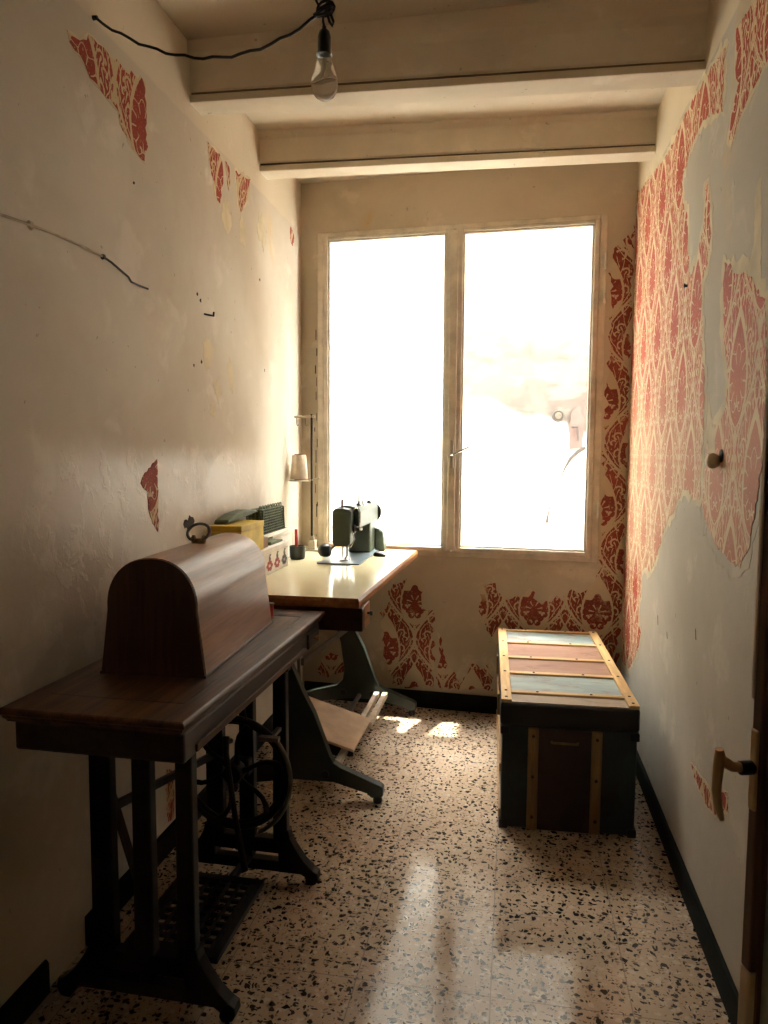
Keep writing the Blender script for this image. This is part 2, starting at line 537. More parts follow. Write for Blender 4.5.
class MB:
    def __init__(s): s.bm = bmesh.new()

    def quad(s, vs):
        v = [s.bm.verts.new(p) for p in vs]
        s.bm.faces.new(v)
        return s

    def box(s, x0, x1, y0, y1, z0, z1):
        P = [(x0, y0, z0), (x1, y0, z0), (x1, y1, z0), (x0, y1, z0), (x0, y0, z1), (x1, y0, z1), (x1, y1, z1), (x0, y1, z1)]
        return s.hexa(P)

    def hexa(s, P):
        v = [s.bm.verts.new(p) for p in P]
        for f in ((3, 2, 1, 0), (4, 5, 6, 7), (0, 1, 5, 4), (1, 2, 6, 5), (2, 3, 7, 6), (3, 0, 4, 7)):
            s.bm.faces.new([v[i] for i in f])
        return s

    def bar(s, a, b, wd, th, up=(0, 0, 1)):
        """rectangular bar a->b, wd across, th along up"""
        a, b = Vector(a), Vector(b)
        d = (b - a).normalized()
        u = Vector(up)
        sx = d.cross(u)
        if sx.length < 1e-5: sx = d.cross(Vector((1, 0, 0)))
        sx.normalize()
        u = sx.cross(d).normalized()
        sx *= wd / 2; u = u * th / 2
        return s.hexa([a - sx - u, a + sx - u, b + sx - u, b - sx - u, a - sx + u, a + sx + u, b + sx + u, b - sx + u])

    def prism(s, poly, fn, t0, t1):
        """2D polygon, fn(a, b, t) -> 3D; capped"""
        n = len(poly)
        A = [s.bm.verts.new(fn(a, b, t0)) for a, b in poly]
        B = [s.bm.verts.new(fn(a, b, t1)) for a, b in poly]
        for i in range(n):
            j = (i + 1) % n
            s.bm.faces.new((A[i], A[j], B[j], B[i]))
        tris = tessellate_polygon([[Vector((a, b, 0)) for a, b in poly]])
        for q in tris:
            s.bm.faces.new([A[i] for i in q])
            s.bm.faces.new([B[i] for i in reversed(q)])
        return s

    def tube(s, pts, r, n=10, closed=False, cap=True):
        pts = [Vector(p) for p in pts]
        rr = r if isinstance(r, (list, tuple)) else [r] * len(pts)
        rings = []
        prev = None
        N = len(pts)
        for i, p in enumerate(pts):
            if closed:
                d = pts[(i + 1) % N] - pts[i - 1]
            else:
                d = pts[min(i + 1, N - 1)] - pts[max(i - 1, 0)]
            d.normalize()
            if prev is None:
                ref = Vector((0, 0, 1)) if abs(d.z) < .9 else Vector((1, 0, 0))
                u = d.cross(ref).normalized()
            else:
                u = (prev - d * prev.dot(d))
                if u.length < 1e-6: u = d.orthogonal()
                u.normalize()
            prev = u
            v = d.cross(u)
            rings.append([s.bm.verts.new(p + (u * math.cos(2 * PI * k / n) + v * math.sin(2 * PI * k / n)) * rr[i]) for k in range(n)])
        rng = range(N) if closed else range(N - 1)
        for i in rng:
            a, b = rings[i], rings[(i + 1) % N]
            for k in range(n):
                s.bm.faces.new((a[k], a[(k + 1) % n], b[(k + 1) % n], b[k]))
        if cap and not closed:
            s.bm.faces.new(list(reversed(rings[0])))
            s.bm.faces.new(rings[-1])
        return s

    def lathe(s, prof, c, axis='z', n=28):
        """prof: (r, h) list along axis from c; ends closed if r>0"""
        def P(r, h, k):
            a = 2 * PI * k / n
            if axis == 'z': return (c[0] + r * math.cos(a), c[1] + r * math.sin(a), c[2] + h)
            if axis == 'y': return (c[0] + r * math.cos(a), c[1] + h, c[2] + r * math.sin(a))
            return (c[0] + h, c[1] + r * math.cos(a), c[2] + r * math.sin(a))
        rings = []
        for r, h in prof:
            if r <= 1e-6: rings.append([s.bm.verts.new(P(0, h, 0))])
            else: rings.append([s.bm.verts.new(P(r, h, k)) for k in range(n)])
        for a, b in zip(rings, rings[1:]):
            for k in range(n):
                q = [a[k % len(a)], a[(k + 1) % len(a)], b[(k + 1) % len(b)], b[k % len(b)]]
                q2 = []
                for x_ in q:
                    if x_ not in q2: q2.append(x_)
                if len(q2) > 2: s.bm.faces.new(q2)
        for rg in (rings[0], rings[-1]):
            if len(rg) > 1: s.bm.faces.new(rg)
        return s

    def build(s, name, mat, parent=None, bevel=0., smooth=False, seg=2):
        bm = s.bm
        bmesh.ops.recalc_face_normals(bm, faces=bm.faces)
        off = OFF.get(parent, Vector((0, 0, 0)))
        for v in bm.verts: v.co -= off
        me = bpy.data.meshes.new(name)
        bm.to_mesh(me)
        bm.free()
        o = bpy.data.objects.new(name, me)
        C.objects.link(o)
        me.materials.append(M[mat] if isinstance(mat, str) else mat)
        if parent is not None: o.parent = parent
        OFF[o] = off
        if smooth:
            for p in me.polygons: p.use_smooth = True
            md = o.modifiers.new('split', 'EDGE_SPLIT')
            md.split_angle = math.radians(38)
        if bevel:
            md = o.modifiers.new('bevel', 'BEVEL')
            md.width = bevel; md.segments = seg; md.limit_method = 'ANGLE'; md.angle_limit = math.radians(40)
        return o


def thing(name, label, cat, loc=(0, 0, 0), group=None, rotz=0):
    o = bpy.data.objects.new(name, None)
    o.empty_display_size = .05
    C.objects.link(o)
    o.location = loc
    o.rotation_euler = (0, 0, rotz)
    o['label'] = label
    o['category'] = cat
    if group: o['group'] = group
    OFF[o] = Vector(loc)
    return o


def tag(o, label, cat, group=None):
    o['label'] = label; o['category'] = cat
    if group: o['group'] = group
    return o


def recenter(o):
    """put a top-level mesh's origin at its base"""
    me = o.data
    c = [v.co for v in me.vertices]
    q = Vector(((min(v.x for v in c) + max(v.x for v in c)) / 2, (min(v.y for v in c) + max(v.y for v in c)) / 2, min(v.z for v in c)))
    for v in me.vertices: v.co -= q
    o.location = q
    OFF[o] = q
    return o


def struct(o):
    o['kind'] = 'structure'
    return o


def arc(cx, cy, r, a0, a1, n):
    return [(cx + r * math.cos(math.radians(a0 + (a1 - a0) * i / n)), cy + r * math.sin(math.radians(a0 + (a1 - a0) * i / n))) for i in range(n + 1)]


# ------------------------------------------------------------------ the room
XL, XR, Y0, D0, BK = -1.06, .517, -.95, 3.488, -.0593
ZC = 2.59


def yb(x): return D0 + BK * x


floor_ = struct(MB().box(XL - .2, XR + 1.2, Y0 - .2, 3.56, -.12, 0).build('floor', 'floor'))
ceil = struct(MB().box(XL - .2, XR + 1.2, Y0 - .2, 3.62, ZC, ZC + .15).build('ceiling', 'ceiling'))
wl = struct(MB().box(XL - .2, XL, Y0, 3.62, 0, ZC).build('wall_left', 'plaster_left'))
# right wall with the doorway of the ajar door
b = MB()
DY0, DY1, DZ = .16, .94, 2.08
b.box(XR, XR + .2, Y0, DY0, 0, ZC); b.box(XR, XR + .2, DY1, 3.56, 0, ZC); b.box(XR, XR + .2, DY0, DY1, DZ, ZC)
wr = struct(b.build('wall_right', 'plaster_right'))
struct(MB().box(XL - .2, XR + 1.2, Y0 - .2, Y0, 0, ZC).build('wall_front', 'plaster_plain'))
# passage beyond the doorway
b = MB()
b.box(XR + 1.0, XR + 1.2, Y0, 3.0, 0, ZC); b.box(XR + .2, XR + 1.0, 1.6, 1.8, 0, ZC)
struct(b.build('wall_passage', 'plaster_plain'))
# back wall with window hole
WX0, WX1, WZ0, WZ1 = -.972, .395, .768, 2.345
WT = .11


def bw(x, z, d): return (x, yb(x) + d, z)


def wall_piece(b, x0, x1, z0, z1, d0=0., d1=WT):
    b.hexa([bw(x0, z0, d0), bw(x1, z0, d0), bw(x1, z0, d1), bw(x0, z0, d1), bw(x0, z1, d0), bw(x1, z1, d0), bw(x1, z1, d1), bw(x0, z1, d1)])


b = MB()
wall_piece(b, XL - .2, WX0, 0, ZC); wall_piece(b, WX1, XR + .2, 0, ZC)
wall_piece(b, WX0, WX1, 0, WZ0); wall_piece(b, WX0, WX1, WZ1, ZC)
wb = struct(b.build('wall_back', 'plaster_back'))

# baseboards (the left one is broken)
def base_l(y0, y1):
    return MB().prism([(0, 0), (.012, 0), (.012, .075), (.006, .082), (0, .082)], lambda a, b_, t: (XL + a, t, b_), y0, y1)


struct(base_l(Y0, 1.44).build('baseboard_left', 'baseboard', None, .002))
struct(base_l(1.60, 3.53).build('baseboard_left', 'baseboard', None, .004))
b = MB().prism([(0, 0), (-.012, 0), (-.012, .075), (-.006, .082), (0, .082)], lambda a, b_, t: (XR + a, t, b_), DY1 + .06, 3.44)
struct(b.build('baseboard_right', 'baseboard', None, .002))
b = MB()
wall_piece(b, XL + .013, XR - .013, 0, .085, -.012, 0)
struct(b.build('baseboard_back', 'baseboard', None, .002))

# ceiling beams, a moulded lip along the bottom and a cove on top
def beam(name, yl, yr, zl, zr, wd=.095):
    prof = [(0, .0), (wd, .0), (wd, .022), (wd - .010, .024), (wd - .008, .13), (wd + .012, .148), (wd + .012, .26),
            (-.012, .26), (-.012, .148), (.006, .13), (.006, .040), (.012, .034), (.012, .026), (.0, .023)]
    b = MB()
    b.prism(prof, lambda a, z, t: (XL - .05 + t * (XR - XL + .1), yl + (yr - yl) * t + a, zl + (zr - zl) * t + z), 0, 1)
    o = struct(b.build(name, 'beam', None, .003))
    g = MB().prism([(.0075, .0280), (.0125, .0280), (.0125, .0325), (.0075, .0325)], lambda a, z, t: (XL + .002 + t * (XR - XL - .004), yl + (yr - yl) * t + a, zl + (zr - zl) * t + z), 0, 1)  # thin dark brown strip laid into the groove
    g.build('groove', 'groove_dark', o)['label'] = 'dark strip in the groove above the lip of the beam'
    return o


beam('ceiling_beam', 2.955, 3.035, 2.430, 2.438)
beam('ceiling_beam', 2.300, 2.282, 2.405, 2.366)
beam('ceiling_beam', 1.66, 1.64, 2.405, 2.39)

# ------------------------------------------------------------------ wallpaper left on the walls
R_MAIN = [(3.551, 2.456), (3.408, 2.411), (3.062, 2.369), (2.86, 2.34), (2.711, 2.337), (2.501, 2.35), (2.253, 2.335), (2.079, 2.321), (2.08, 2.158), (2.14, 2.19), (2.234, 2.218), (2.335, 2.226), (2.454, 2.199), (2.529, 2.163), (2.515, 2.087), (2.442, 2.009), (2.415, 1.895), (2.376, 1.817), (2.293, 1.834), (2.256, 1.887), (2.219, 1.931), (2.217, 1.985), (2.226, 2.035), (2.203, 2.025), (2.17, 1.956), (2.148, 1.883), (2.15, 1.83), (2.174, 1.788), (2.213, 1.765), (2.215, 1.71), (2.19, 1.622), (2.194, 1.581), (2.146, 1.484), (2.133, 1.343), (2.137, 1.236), (2.144, 1.146), (2.189, 1.143), (2.263, 1.156), (2.348, 1.167), (2.417, 1.128), (2.482, 1.082), (2.554, 1.052), (2.611, 1.005), (2.671, 0.952), (2.717, 0.907), (2.765, 0.863), (2.857, 0.825), (2.945, 0.835), (2.995, 0.807), (3.017, 0.746), (3.008, 0.699), (3.051, 0.637), (3.04, 0.581), (2.98, 0.563), (3.014, 0.501), (3.075, 0.442), (3.236, 0.334), (3.409, 0.315), (3.455, 0.33)]
R_MAIN = [(min(a, 3.452), c) for a, c in R_MAIN]
R_STRIP = [(1.831, 2.3), (1.755, 2.272), (1.712, 2.143), (1.732, 2.113), (1.788, 2.103), (1.835, 2.096), (1.884, 2.087), (1.913, 2.078), (1.957, 2.052), (1.988, 2.036), (2.013, 2.061), (1.997, 2.095), (1.984, 2.123), (1.956, 2.152), (1.934, 2.165), (1.972, 2.202), (1.972, 2.258), (1.981, 2.314), (1.91, 2.306)]
R_SHEET = [(1.996, 1.757), (1.932, 1.729), (1.879, 1.702), (1.826, 1.696), (1.772, 1.672), (1.733, 1.633), (1.67, 1.599), (1.649, 1.533), (1.634, 1.387), (1.643, 1.283), (1.659, 1.177), (1.684, 1.121), (1.708, 1.058), (1.747, 1.03), (1.79, 1.014), (1.873, 1.026), (1.955, 1.04), (2.015, 1.062), (2.094, 1.108), (2.122, 1.147), (2.104, 1.231), (2.086, 1.312), (2.023, 1.233), (2.001, 1.272), (2.023, 1.35), (1.96, 1.36), (1.923, 1.4), (1.914, 1.456), (1.928, 1.491), (1.963, 1.547), (1.982, 1.612), (1.994, 1.689)]
R_TINY = [(2.12, 0.395), (2.075, 0.4), (2.036, 0.4), (1.989, 0.405), (1.939, 0.409), (1.891, 0.413), (1.833, 0.446), (1.77, 0.474), (1.763, 0.432), (1.81, 0.411), (1.866, 0.371), (1.912, 0.365), (1.952, 0.357), (1.992, 0.362), (2.031, 0.369), (2.082, 0.376)]
B_RIGHT = [(0.422, 2.187), (0.442, 2.212), (0.46, 2.185), (0.48, 2.245), (0.497, 2.226), (0.504, 2.291), (0.51, 2.29), (0.514, 1.517), (0.508, 0.595), (0.505, 0.272), (0.422, 0.285), (0.237, 0.339), (0.049, 0.35), (-0.06, 0.342), (-0.085, 0.366), (-0.11, 0.414), (-0.13, 0.472), (-0.15, 0.51), (-0.137, 0.56), (-0.157, 0.599), (-0.119, 0.64), (-0.076, 0.647), (-0.065, 0.613), (-0.022, 0.567), (0.021, 0.583), (0.063, 0.6), (0.095, 0.631), (0.106, 0.583), (0.148, 0.556), (0.19, 0.568), (0.212, 0.598), (0.245, 0.576), (0.28, 0.631), (0.322, 0.614), (0.348, 0.634), (0.375, 0.659), (0.396, 0.708), (0.403, 0.779), (0.408, 1.059), (0.412, 1.518), (0.42, 1.967)]
B_DESK = [(-0.484, 0.667), (-0.459, 0.683), (-0.439, 0.654), (-0.423, 0.595), (-0.438, 0.544), (-0.432, 0.504), (-0.377, 0.497), (-0.375, 0.346), (-0.372, 0.107), (-0.463, 0.099), (-0.582, 0.105), (-0.593, 0.151), (-0.603, 0.186), (-0.603, 0.227), (-0.624, 0.277), (-0.625, 0.355), (-0.641, 0.42), (-0.652, 0.471), (-0.615, 0.493), (-0.6, 0.535), (-0.611, 0.575), (-0.58, 0.617), (-0.529, 0.63), (-0.504, 0.651)]
B_LOW = [(-0.355, 0.388), (-0.325, 0.349), (-0.314, 0.249), (-0.318, 0.188), (-0.288, 0.21), (-0.258, 0.182), (-0.238, 0.134), (-0.209, 0.176), (-0.189, 0.218), (-0.156, 0.241), (-0.126, 0.223), (-0.107, 0.244), (-0.087, 0.196), (-0.075, 0.117), (-0.188, 0.107), (-0.337, 0.105), (-0.352, 0.124), (-0.343, 0.221)]
B_UNDER = [(-0.975, 0.157), (-0.948, 0.212), (-0.905, 0.247), (-0.867, 0.234), (-0.835, 0.21), (-0.824, 0.169), (-0.845, 0.136), (-0.894, 0.137), (-0.932, 0.108), (-0.964, 0.116)]
L_TOP = [(1.634, 2.264), (1.662, 2.266), (1.687, 2.265), (1.722, 2.301), (1.762, 2.303), (1.798, 2.307), (1.821, 2.3), (1.866, 2.31), (1.901, 2.301), (1.944, 2.315), (2.011, 2.326), (2.007, 2.227), (2.003, 2.137), (1.99, 2.099), (1.962, 2.105), (1.924, 2.111), (1.893, 2.133), (1.864, 2.149), (1.855, 2.176), (1.835, 2.183), (1.802, 2.188), (1.761, 2.198), (1.726, 2.201), (1.701, 2.226), (1.664, 2.231), (1.645, 2.243)]
L_TWO = [(2.436, 2.335), (2.473, 2.331), (2.517, 2.331), (2.561, 2.317), (2.569, 2.264), (2.549, 2.215), (2.538, 2.162), (2.511, 2.167), (2.487, 2.22), (2.454, 2.266)]
L_TWOB = [(2.589, 2.331), (2.627, 2.324), (2.635, 2.288), (2.619, 2.235), (2.606, 2.263)]
L_THREE = [(2.686, 2.332), (2.758, 2.343), (2.845, 2.36), (2.832, 2.305), (2.798, 2.255), (2.765, 2.229), (2.743, 2.199), (2.713, 2.212), (2.704, 2.261)]
L_FOUR = [(3.371, 2.335), (3.418, 2.326), (3.434, 2.297), (3.409, 2.253), (3.37, 2.279)]
L_LOW = [(2.032, 1.249), (2.032, 1.186), (2.034, 1.153), (2.032, 1.089), (2.029, 1.028), (2.005, 1.049), (1.982, 1.078), (1.972, 1.12), (1.973, 1.153), (1.944, 1.166), (1.931, 1.181), (1.946, 1.201), (1.97, 1.215), (2.001, 1.235)]
L_BACK = [(2.05, 0.27), (2.097, 0.242), (2.1, 0.147), (2.096, 0.090), (2.056, 0.095), (2.047, 0.173)]


def centroid(poly): return sum(a for a, b_ in poly) / len(poly), sum(b_ for a, b_ in poly) / len(poly)


def torn(poly, amp, seg, seed, lim=None):
    """ragged torn outline: midpoints displaced along every edge"""
    r = random.Random(seed)
    out = []
    n = len(poly)
    for i in range(n):
        a, b_ = poly[i], poly[(i + 1) % n]
        L = math.hypot(b_[0] - a[0], b_[1] - a[1])
        k = max(1, int(L / seg))
        nx, ny = -(b_[1] - a[1]) / max(L, 1e-6), (b_[0] - a[0]) / max(L, 1e-6)
        for j in range(k):
            t = j / k
            d = r.uniform(-amp, amp) * (1.5 if r.random() < .15 else 1)
            if j == 0: d *= .4
            q = (a[0] + (b_[0] - a[0]) * t + nx * d, a[1] + (b_[1] - a[1]) * t + ny * d)
            if lim: q = (min(max(q[0], lim[0]), lim[1]), min(max(q[1], lim[2]), lim[3]))
            out.append(q)
    return out


def grow(poly, g):
    """push the outline outward by g"""
    n = len(poly)
    area = sum(poly[i][0] * poly[(i + 1) % n][1] - poly[(i + 1) % n][0] * poly[i][1] for i in range(n))
    sg = 1 if area > 0 else -1
    out = []
    for i in range(n):
        a, p, c = poly[i - 1], poly[i], poly[(i + 1) % n]
        dx, dy = c[0] - a[0], c[1] - a[1]
        L = math.hypot(dx, dy) or 1
        out.append((p[0] + sg * dy / L * g, p[1] - sg * dx / L * g))
    return out


def fnL(d): return lambda a, z, t: (XL + d * t, a, z)
def fnR(d): return lambda a, z, t: (XR - d * t, a, z)
def fnB(d): return lambda a, z, t: (a, yb(a) - d * t, z)


def paper(wall, poly, mat, fn, seed, amp=.006, seg=.014, label=None, lim=None, back=.02, bamp=.012):
    if back:
        MB().prism(torn(grow(poly, back), bamp, seg * 1.3, seed + 50, lim), fn(.0007), 0, 1).build('torn_backing', 'backing', wall)
    o = MB().prism(torn(poly, amp, seg, seed, lim), fn(.0014), 0, 1).build('wallpaper', mat, wall)
    if label: o['label'] = label
    return o


LR = (.9, 3.452, .09, 2.45)
paper(wr, R_MAIN, 'damask_right', fnR, 1, .008, .016, 'red damask wallpaper sheet near the window', LR, .022, .014)
paper(wr, R_STRIP, 'damask_right', fnR, 2, .005, .012, 'red damask strip near the ceiling', LR, .012, .008)
paper(wr, R_SHEET, 'damask_right', fnR, 3, .008, .014, 'faded pink damask sheet by the door', LR, .03, .016)
paper(wr, R_TINY, 'damask_left', fnR, 4, .003, .01, 'small red scrap behind the door handle', LR, .006, .004)
LB = (XL + .003, XR - .004, .088, 2.4)
paper(wb, B_RIGHT, 'damask_back_shaded', fnB, 5, .012, .02, 'red damask strip, shade-darkened, beside and below the window', LB, .0)
paper(wb, B_DESK, 'damask_back_shaded', fnB, 6, .016, .022, 'red damask motif beside the desk', LB, .0)
paper(wb, B_LOW, 'damask_back_shaded', fnB, 7, .010, .016, 'red damask scrap above the baseboard', LB, .0)
paper(wb, B_UNDER, 'damask_back_shaded', fnB, 8, .006, .014, 'red damask scrap under the desk', LB, .0)
LL = (.5, 3.53, .085, 2.4)
paper(wl, L_TOP, 'damask_left', fnL, 9, .007, .014, 'red damask scrap under the ceiling, nearest', LL, .004, .006)
paper(wl, L_TWO, 'damask_left', fnL, 10, .007, .014, None, LL, .008, .008)
paper(wl, L_TWOB, 'damask_left', fnL, 11, .004, .012, None, LL, .0)
paper(wl, L_THREE, 'damask_left', fnL, 12, .007, .014, None, LL, .010, .008)
paper(wl, L_FOUR, 'damask_left', fnL, 13, .005, .012, None, LL, .0)
paper(wl, L_LOW, 'damask_left', fnL, 14, .004, .012, 'narrow red scrap with a straight edge above the wooden case', LL, .0)
paper(wl, L_BACK, 'damask_left', fnL, 15, .004, .012, 'red scrap behind the treadle stand', LL, .0)
# bare yellowish backing left on its own
for k, (yy, zz, ww, hh) in enumerate([(2.98, 2.20, .07, .13), (2.60, 2.14, .05, .10), (2.75, 2.13, .05, .08), (2.42, 1.62, .05, .10), (2.50, 1.50, .05, .07), (2.62, 1.56, .03, .09), (2.45, 1.42, .03, .04)]):
    pl = [(yy + ww * math.cos(a) * R.uniform(.45, 1.15), zz + hh * .75 * math.sin(a) * R.uniform(.4, 1.1)) for a in [i * 2 * PI / 16 for i in range(16)]]
    MB().prism(torn(pl, .007, .012, 70 + k), fnL(.0006), 0, 1).build('torn_backing', 'backing', wl)
MB().prism(torn([(2.03, 1.74), (1.93, 1.715), (1.80, 1.69), (1.77, 1.74), (1.775, 1.86), (1.74, 1.88), (1.72, 1.74), (1.70, 1.60), (1.78, 1.63), (1.90, 1.68), (2.0, 1.70)], .006, .012, 91), fnR(.0006), 0, 1).build('torn_backing', 'backing', wr)
MB().prism(torn([(2.10, 1.44), (2.05, 1.36), (2.02, 1.29), (2.02, 1.22), (2.06, 1.18), (2.10, 1.22), (2.11, 1.34)], .005, .012, 92), fnR(.0006), 0, 1).build('torn_backing', 'backing', wr)

# ------------------------------------------------------------------ window
def wbox(b, x0, x1, z0, z1, d0, d1): wall_piece(b, x0, x1, z0, z1, d0, d1)


wroot = bpy.data.objects.new('window_1', None)
C.objects.link(wroot)
wroot['kind'] = 'structure'
OFF[wroot] = Vector((0, 0, 0))
b = MB()
fw = .030
for a in ((WX0, WX0 + fw, WZ0, WZ1), (WX1 - fw, WX1, WZ0, WZ1), (WX0 + fw, WX1 - fw, WZ1 - .022, WZ1), (WX0 + fw, WX1 - fw, WZ0, WZ0 + .022)):
    wbox(b, *a, -.008, .05)
b.build('window_frame', 'frame_paint', wroot, .003)
PL = (-.918, -.333, .815, 2.308)
PR = (-.252, .340, .815, 2.306)


def sash(x0, x1, pane, nm):
    z0, z1 = WZ0 + .022, WZ1 - .022
    b = MB()
    wbox(b, x0, pane[0], z0, z1, -.014, .018); wbox(b, pane[1], x1, z0, z1, -.014, .018)
    wbox(b, pane[0], pane[1], z0, pane[2], -.014, .018); wbox(b, pane[0], pane[1], pane[3], z1, -.014, .018)
    o = b.build('window_sash', 'frame_paint', wroot, .004)
    b = MB()
    g = .009
    for q in ((pane[0], pane[0] + g, pane[2], pane[3]), (pane[1] - g, pane[1], pane[2], pane[3]), (pane[0] + g, pane[1] - g, pane[2], pane[2] + g), (pane[0] + g, pane[1] - g, pane[3] - g, pane[3])):
        wbox(b, *q, -.006, .010)
    b.build('glazing_bead', 'frame_paint', o, .002)
    b = MB(); wbox(b, pane[0], pane[1], pane[2], pane[3], .004, .007)
    b.build('window_pane', 'pane', o)
    return o


s1 = sash(WX0 + fw + .001, -.293, PL, 'l')
s2 = sash(-.291, WX1 - fw - .001, PR, 'r')
# cover strip over the meeting stiles
b = MB(); wbox(b, -.312, -.274, WZ0 + .03, WZ1 - .03, -.024, -.014)
b.build('cover_strip', 'frame_paint', s2, .004)
# cremone handle
b = MB(); wbox(b, -.302, -.283, 1.20, 1.335, -.032, -.024)
hp = b.build('handle_plate', 'metal_white', wroot, .003)
hy = yb(-.29) + .012
MB().tube([(-.292, hy - .044, 1.262), (-.292, hy - .075, 1.262), (-.283, hy - .085, 1.266), (-.235, hy - .088, 1.288), (-.205, hy - .088, 1.302)], [.007, .006, .006, .005, .004], 8).build('window_handle', 'steel', hp, 0, True)
for z in (2.10, 1.95, .98):
    MB().lathe([(.006, 0), (.006, .07)], (WX1 - .005, yb(WX1) - .024, z), 'z', 10).build('hinge', 'frame_paint', wroot, 0, True)
# worn bare streak down the left jamb
for k in range(14):
    z = .85 + k * .075 + R.uniform(-.02, .02)
    b = MB(); xx = WX0 - .012 + R.uniform(-.008, .006)
    wbox(b, xx, xx + R.uniform(.002, .006), z, z + R.uniform(.01, .07), -.0012, 0)
    b.build('paint_chip', 'dark_brown', wb)

# ------------------------------------------------------------------ outside the window
YE = 5.3
struct(MB().box(-5, 4, YE, YE + .3, -.4, 4.0).build('wall_courtyard', 'court'))
struct(MB().box(-5, 4, 3.56, YE, -.5, -.4).build('ground', 'ground'))
struct(MB().box(-.04, 1.6, 3.59, 4.28, 2.62, 2.74).build('sun_blocker_slab', 'plaster_plain'))  # added unseen slab, keeps the sun off most of the right pane
t = thing('water_meter', 'round dark meter dial in a pale niche on the sunlit courtyard wall', 'meter', (.305, YE, 1.45))
b = MB().lathe([(.0, -.05), (.035, -.05), (.042, -.03), (.042, 0)], (.305, YE - .001, 1.538), 'y', 20)
b.build('dial_case', 'dark_brown', t, 0, True)
MB().lathe([(.0, -.056), (.024, -.056), (.024, -.049)], (.305, YE - .001, 1.538), 'y', 20).build('dial', 'iron_worn', t)
t = thing('valve_box', 'rust pink niche with a tap pipe on the sunlit courtyard wall', 'pipe', (.44, YE, 1.3))
MB().prism(torn([(.39, 1.30), (.48, 1.31), (.485, 1.50), (.45, 1.60), (.40, 1.57), (.385, 1.45)], .006, .02, 33), lambda a, z, q: (a, YE - .012 * q, z), 0, 1).build('niche', m_simple('rust_niche', (.07, .040, .032), .9), t)
MB().tube([(.395, YE - .04, 1.46), (.44, YE - .04, 1.46), (.44, YE - .04, 1.46), (.445, YE - .04, 1.36)], .009, 8).build('tap_pipe', 'dark_brown', t, 0, True)
MB().tube([(.44, YE - .012, 1.46), (.44, YE - .045, 1.46)], .008, 8).build('pipe_stub', 'dark_brown', t, 0, True)
o = MB().tube([(.50, YE - .012, 1.315), (.445, YE - .012, 1.283), (.396, YE - .012, 1.234), (.36, YE - .012, 1.165), (.33, YE - .012, 1.084), (.29, YE - .012, .99), (.265, YE - .012, .903), (.252, YE - .012, .83), (.247, YE - .012, .775)], [.011, .012, .011, .006, .004, .004, .004, .006, .012], 8).build('hose', 'dark_brown', None, 0, True)
tag(recenter(o), 'thin dark cable curving down the sunlit courtyard wall', 'cable')

# ------------------------------------------------------------------ door at the right
hx, hy2 = XR - .02, DY0 + .02
ex, ey = .292, .92
dv = Vector((ex - hx, ey - hy2, 0)); DL = dv.length; dv.normalize()
dn = Vector((-dv.y, dv.x, 0))
if dn.x > 0: dn = -dn            # towards the room


def dp(a, z, d): return Vector((hx, hy2, 0)) + dv * a + dn * d + Vector((0, 0, z))


def dbox(b, a0, a1, z0, z1, d0, d1):
    b.hexa([dp(a0, z0, d0), dp(a1, z0, d0), dp(a1, z0, d1), dp(a0, z0, d1), dp(a0, z1, d0), dp(a1, z1, d0), dp(a1, z1, d1), dp(a0, z1, d1)])


droot = bpy.data.objects.new('door_1', None)
C.objects.link(droot)
droot['kind'] = 'structure'
OFF[droot] = Vector((0, 0, 0))
b = MB()
SW = .020
dbox(b, 0, SW, .01, DZ - .02, -.035, 0); dbox(b, DL - SW, DL, .64, DZ - .02, -.035, 0)
dbox(b, SW, DL - SW, DZ - .12, DZ - .02, -.035, 0); dbox(b, SW, DL - SW, .01, .14, -.035, 0)
b.build('door_stile', 'door_brown', droot, .003)
b = MB(); dbox(b, DL - SW, DL, .01, .64, -.035, .001)
b.build('lower_stile', 'door_pale', droot, .003)['label'] = 'pale bare lower end of the door stile'
b = MB(); dbox(b, DL - .004, DL + .001, .98, DZ - .02, -.034, .002)
b.build('edge_strip', 'door_pale', droot)['label'] = 'thin pale strip along the door edge'
b = MB(); dbox(b, SW, DL - SW, .14, DZ - .12, -.022, -.014)
b.build('door_pane', 'frosted', droot)
b = MB()
for q in ((SW, SW + .005, .14, DZ - .12), (DL - SW - .005, DL - SW, .14, DZ - .12)):
    dbox(b, *q, -.013, -.008)
b.build('glazing_bead', 'door_brown', droot)
# handle: plate, neck and hanging lever
A = DL - .012
b = MB(); dbox(b, A - .007, A + .007, .845, .945, 0, .005)
hpl = b.build('handle_plate', 'handle', droot, .004)
MB().tube([dp(A, .898, .004), dp(A, .898, .020)], .0085, 12).build('spindle', 'black', hpl, 0, True)
pts = [dp(A, .899, .018), dp(A, .900, .030), dp(A, .906, .040), dp(A, .907, .046)]
MB().tube(pts, [.0060, .0062, .0068, .0062], 12).build('handle_neck', 'handle', hpl, 0, True)
pts = [dp(A, .922, .047), dp(A, .912, .046), dp(A, .895, .048), dp(A, .872, .049), dp(A, .852, .046), dp(A, .834, .040)]
MB().tube(pts, [.005, .0072, .0064, .0058, .0052, .0032], 12).build('handle_lever', 'handle', hpl, 0, True)
# door frame in the right wall
b = MB()
b.box(XR - .018, XR + .02, DY1, DY1 + .055, 0, DZ + .05); b.box(XR - .018, XR + .02, DY0 - .06, DY0, 0, DZ + .05); b.box(XR - .018, XR + .02, DY0, DY1, DZ, DZ + .05)
struct(b.build('trim_1', 'door_pale', None, .004))

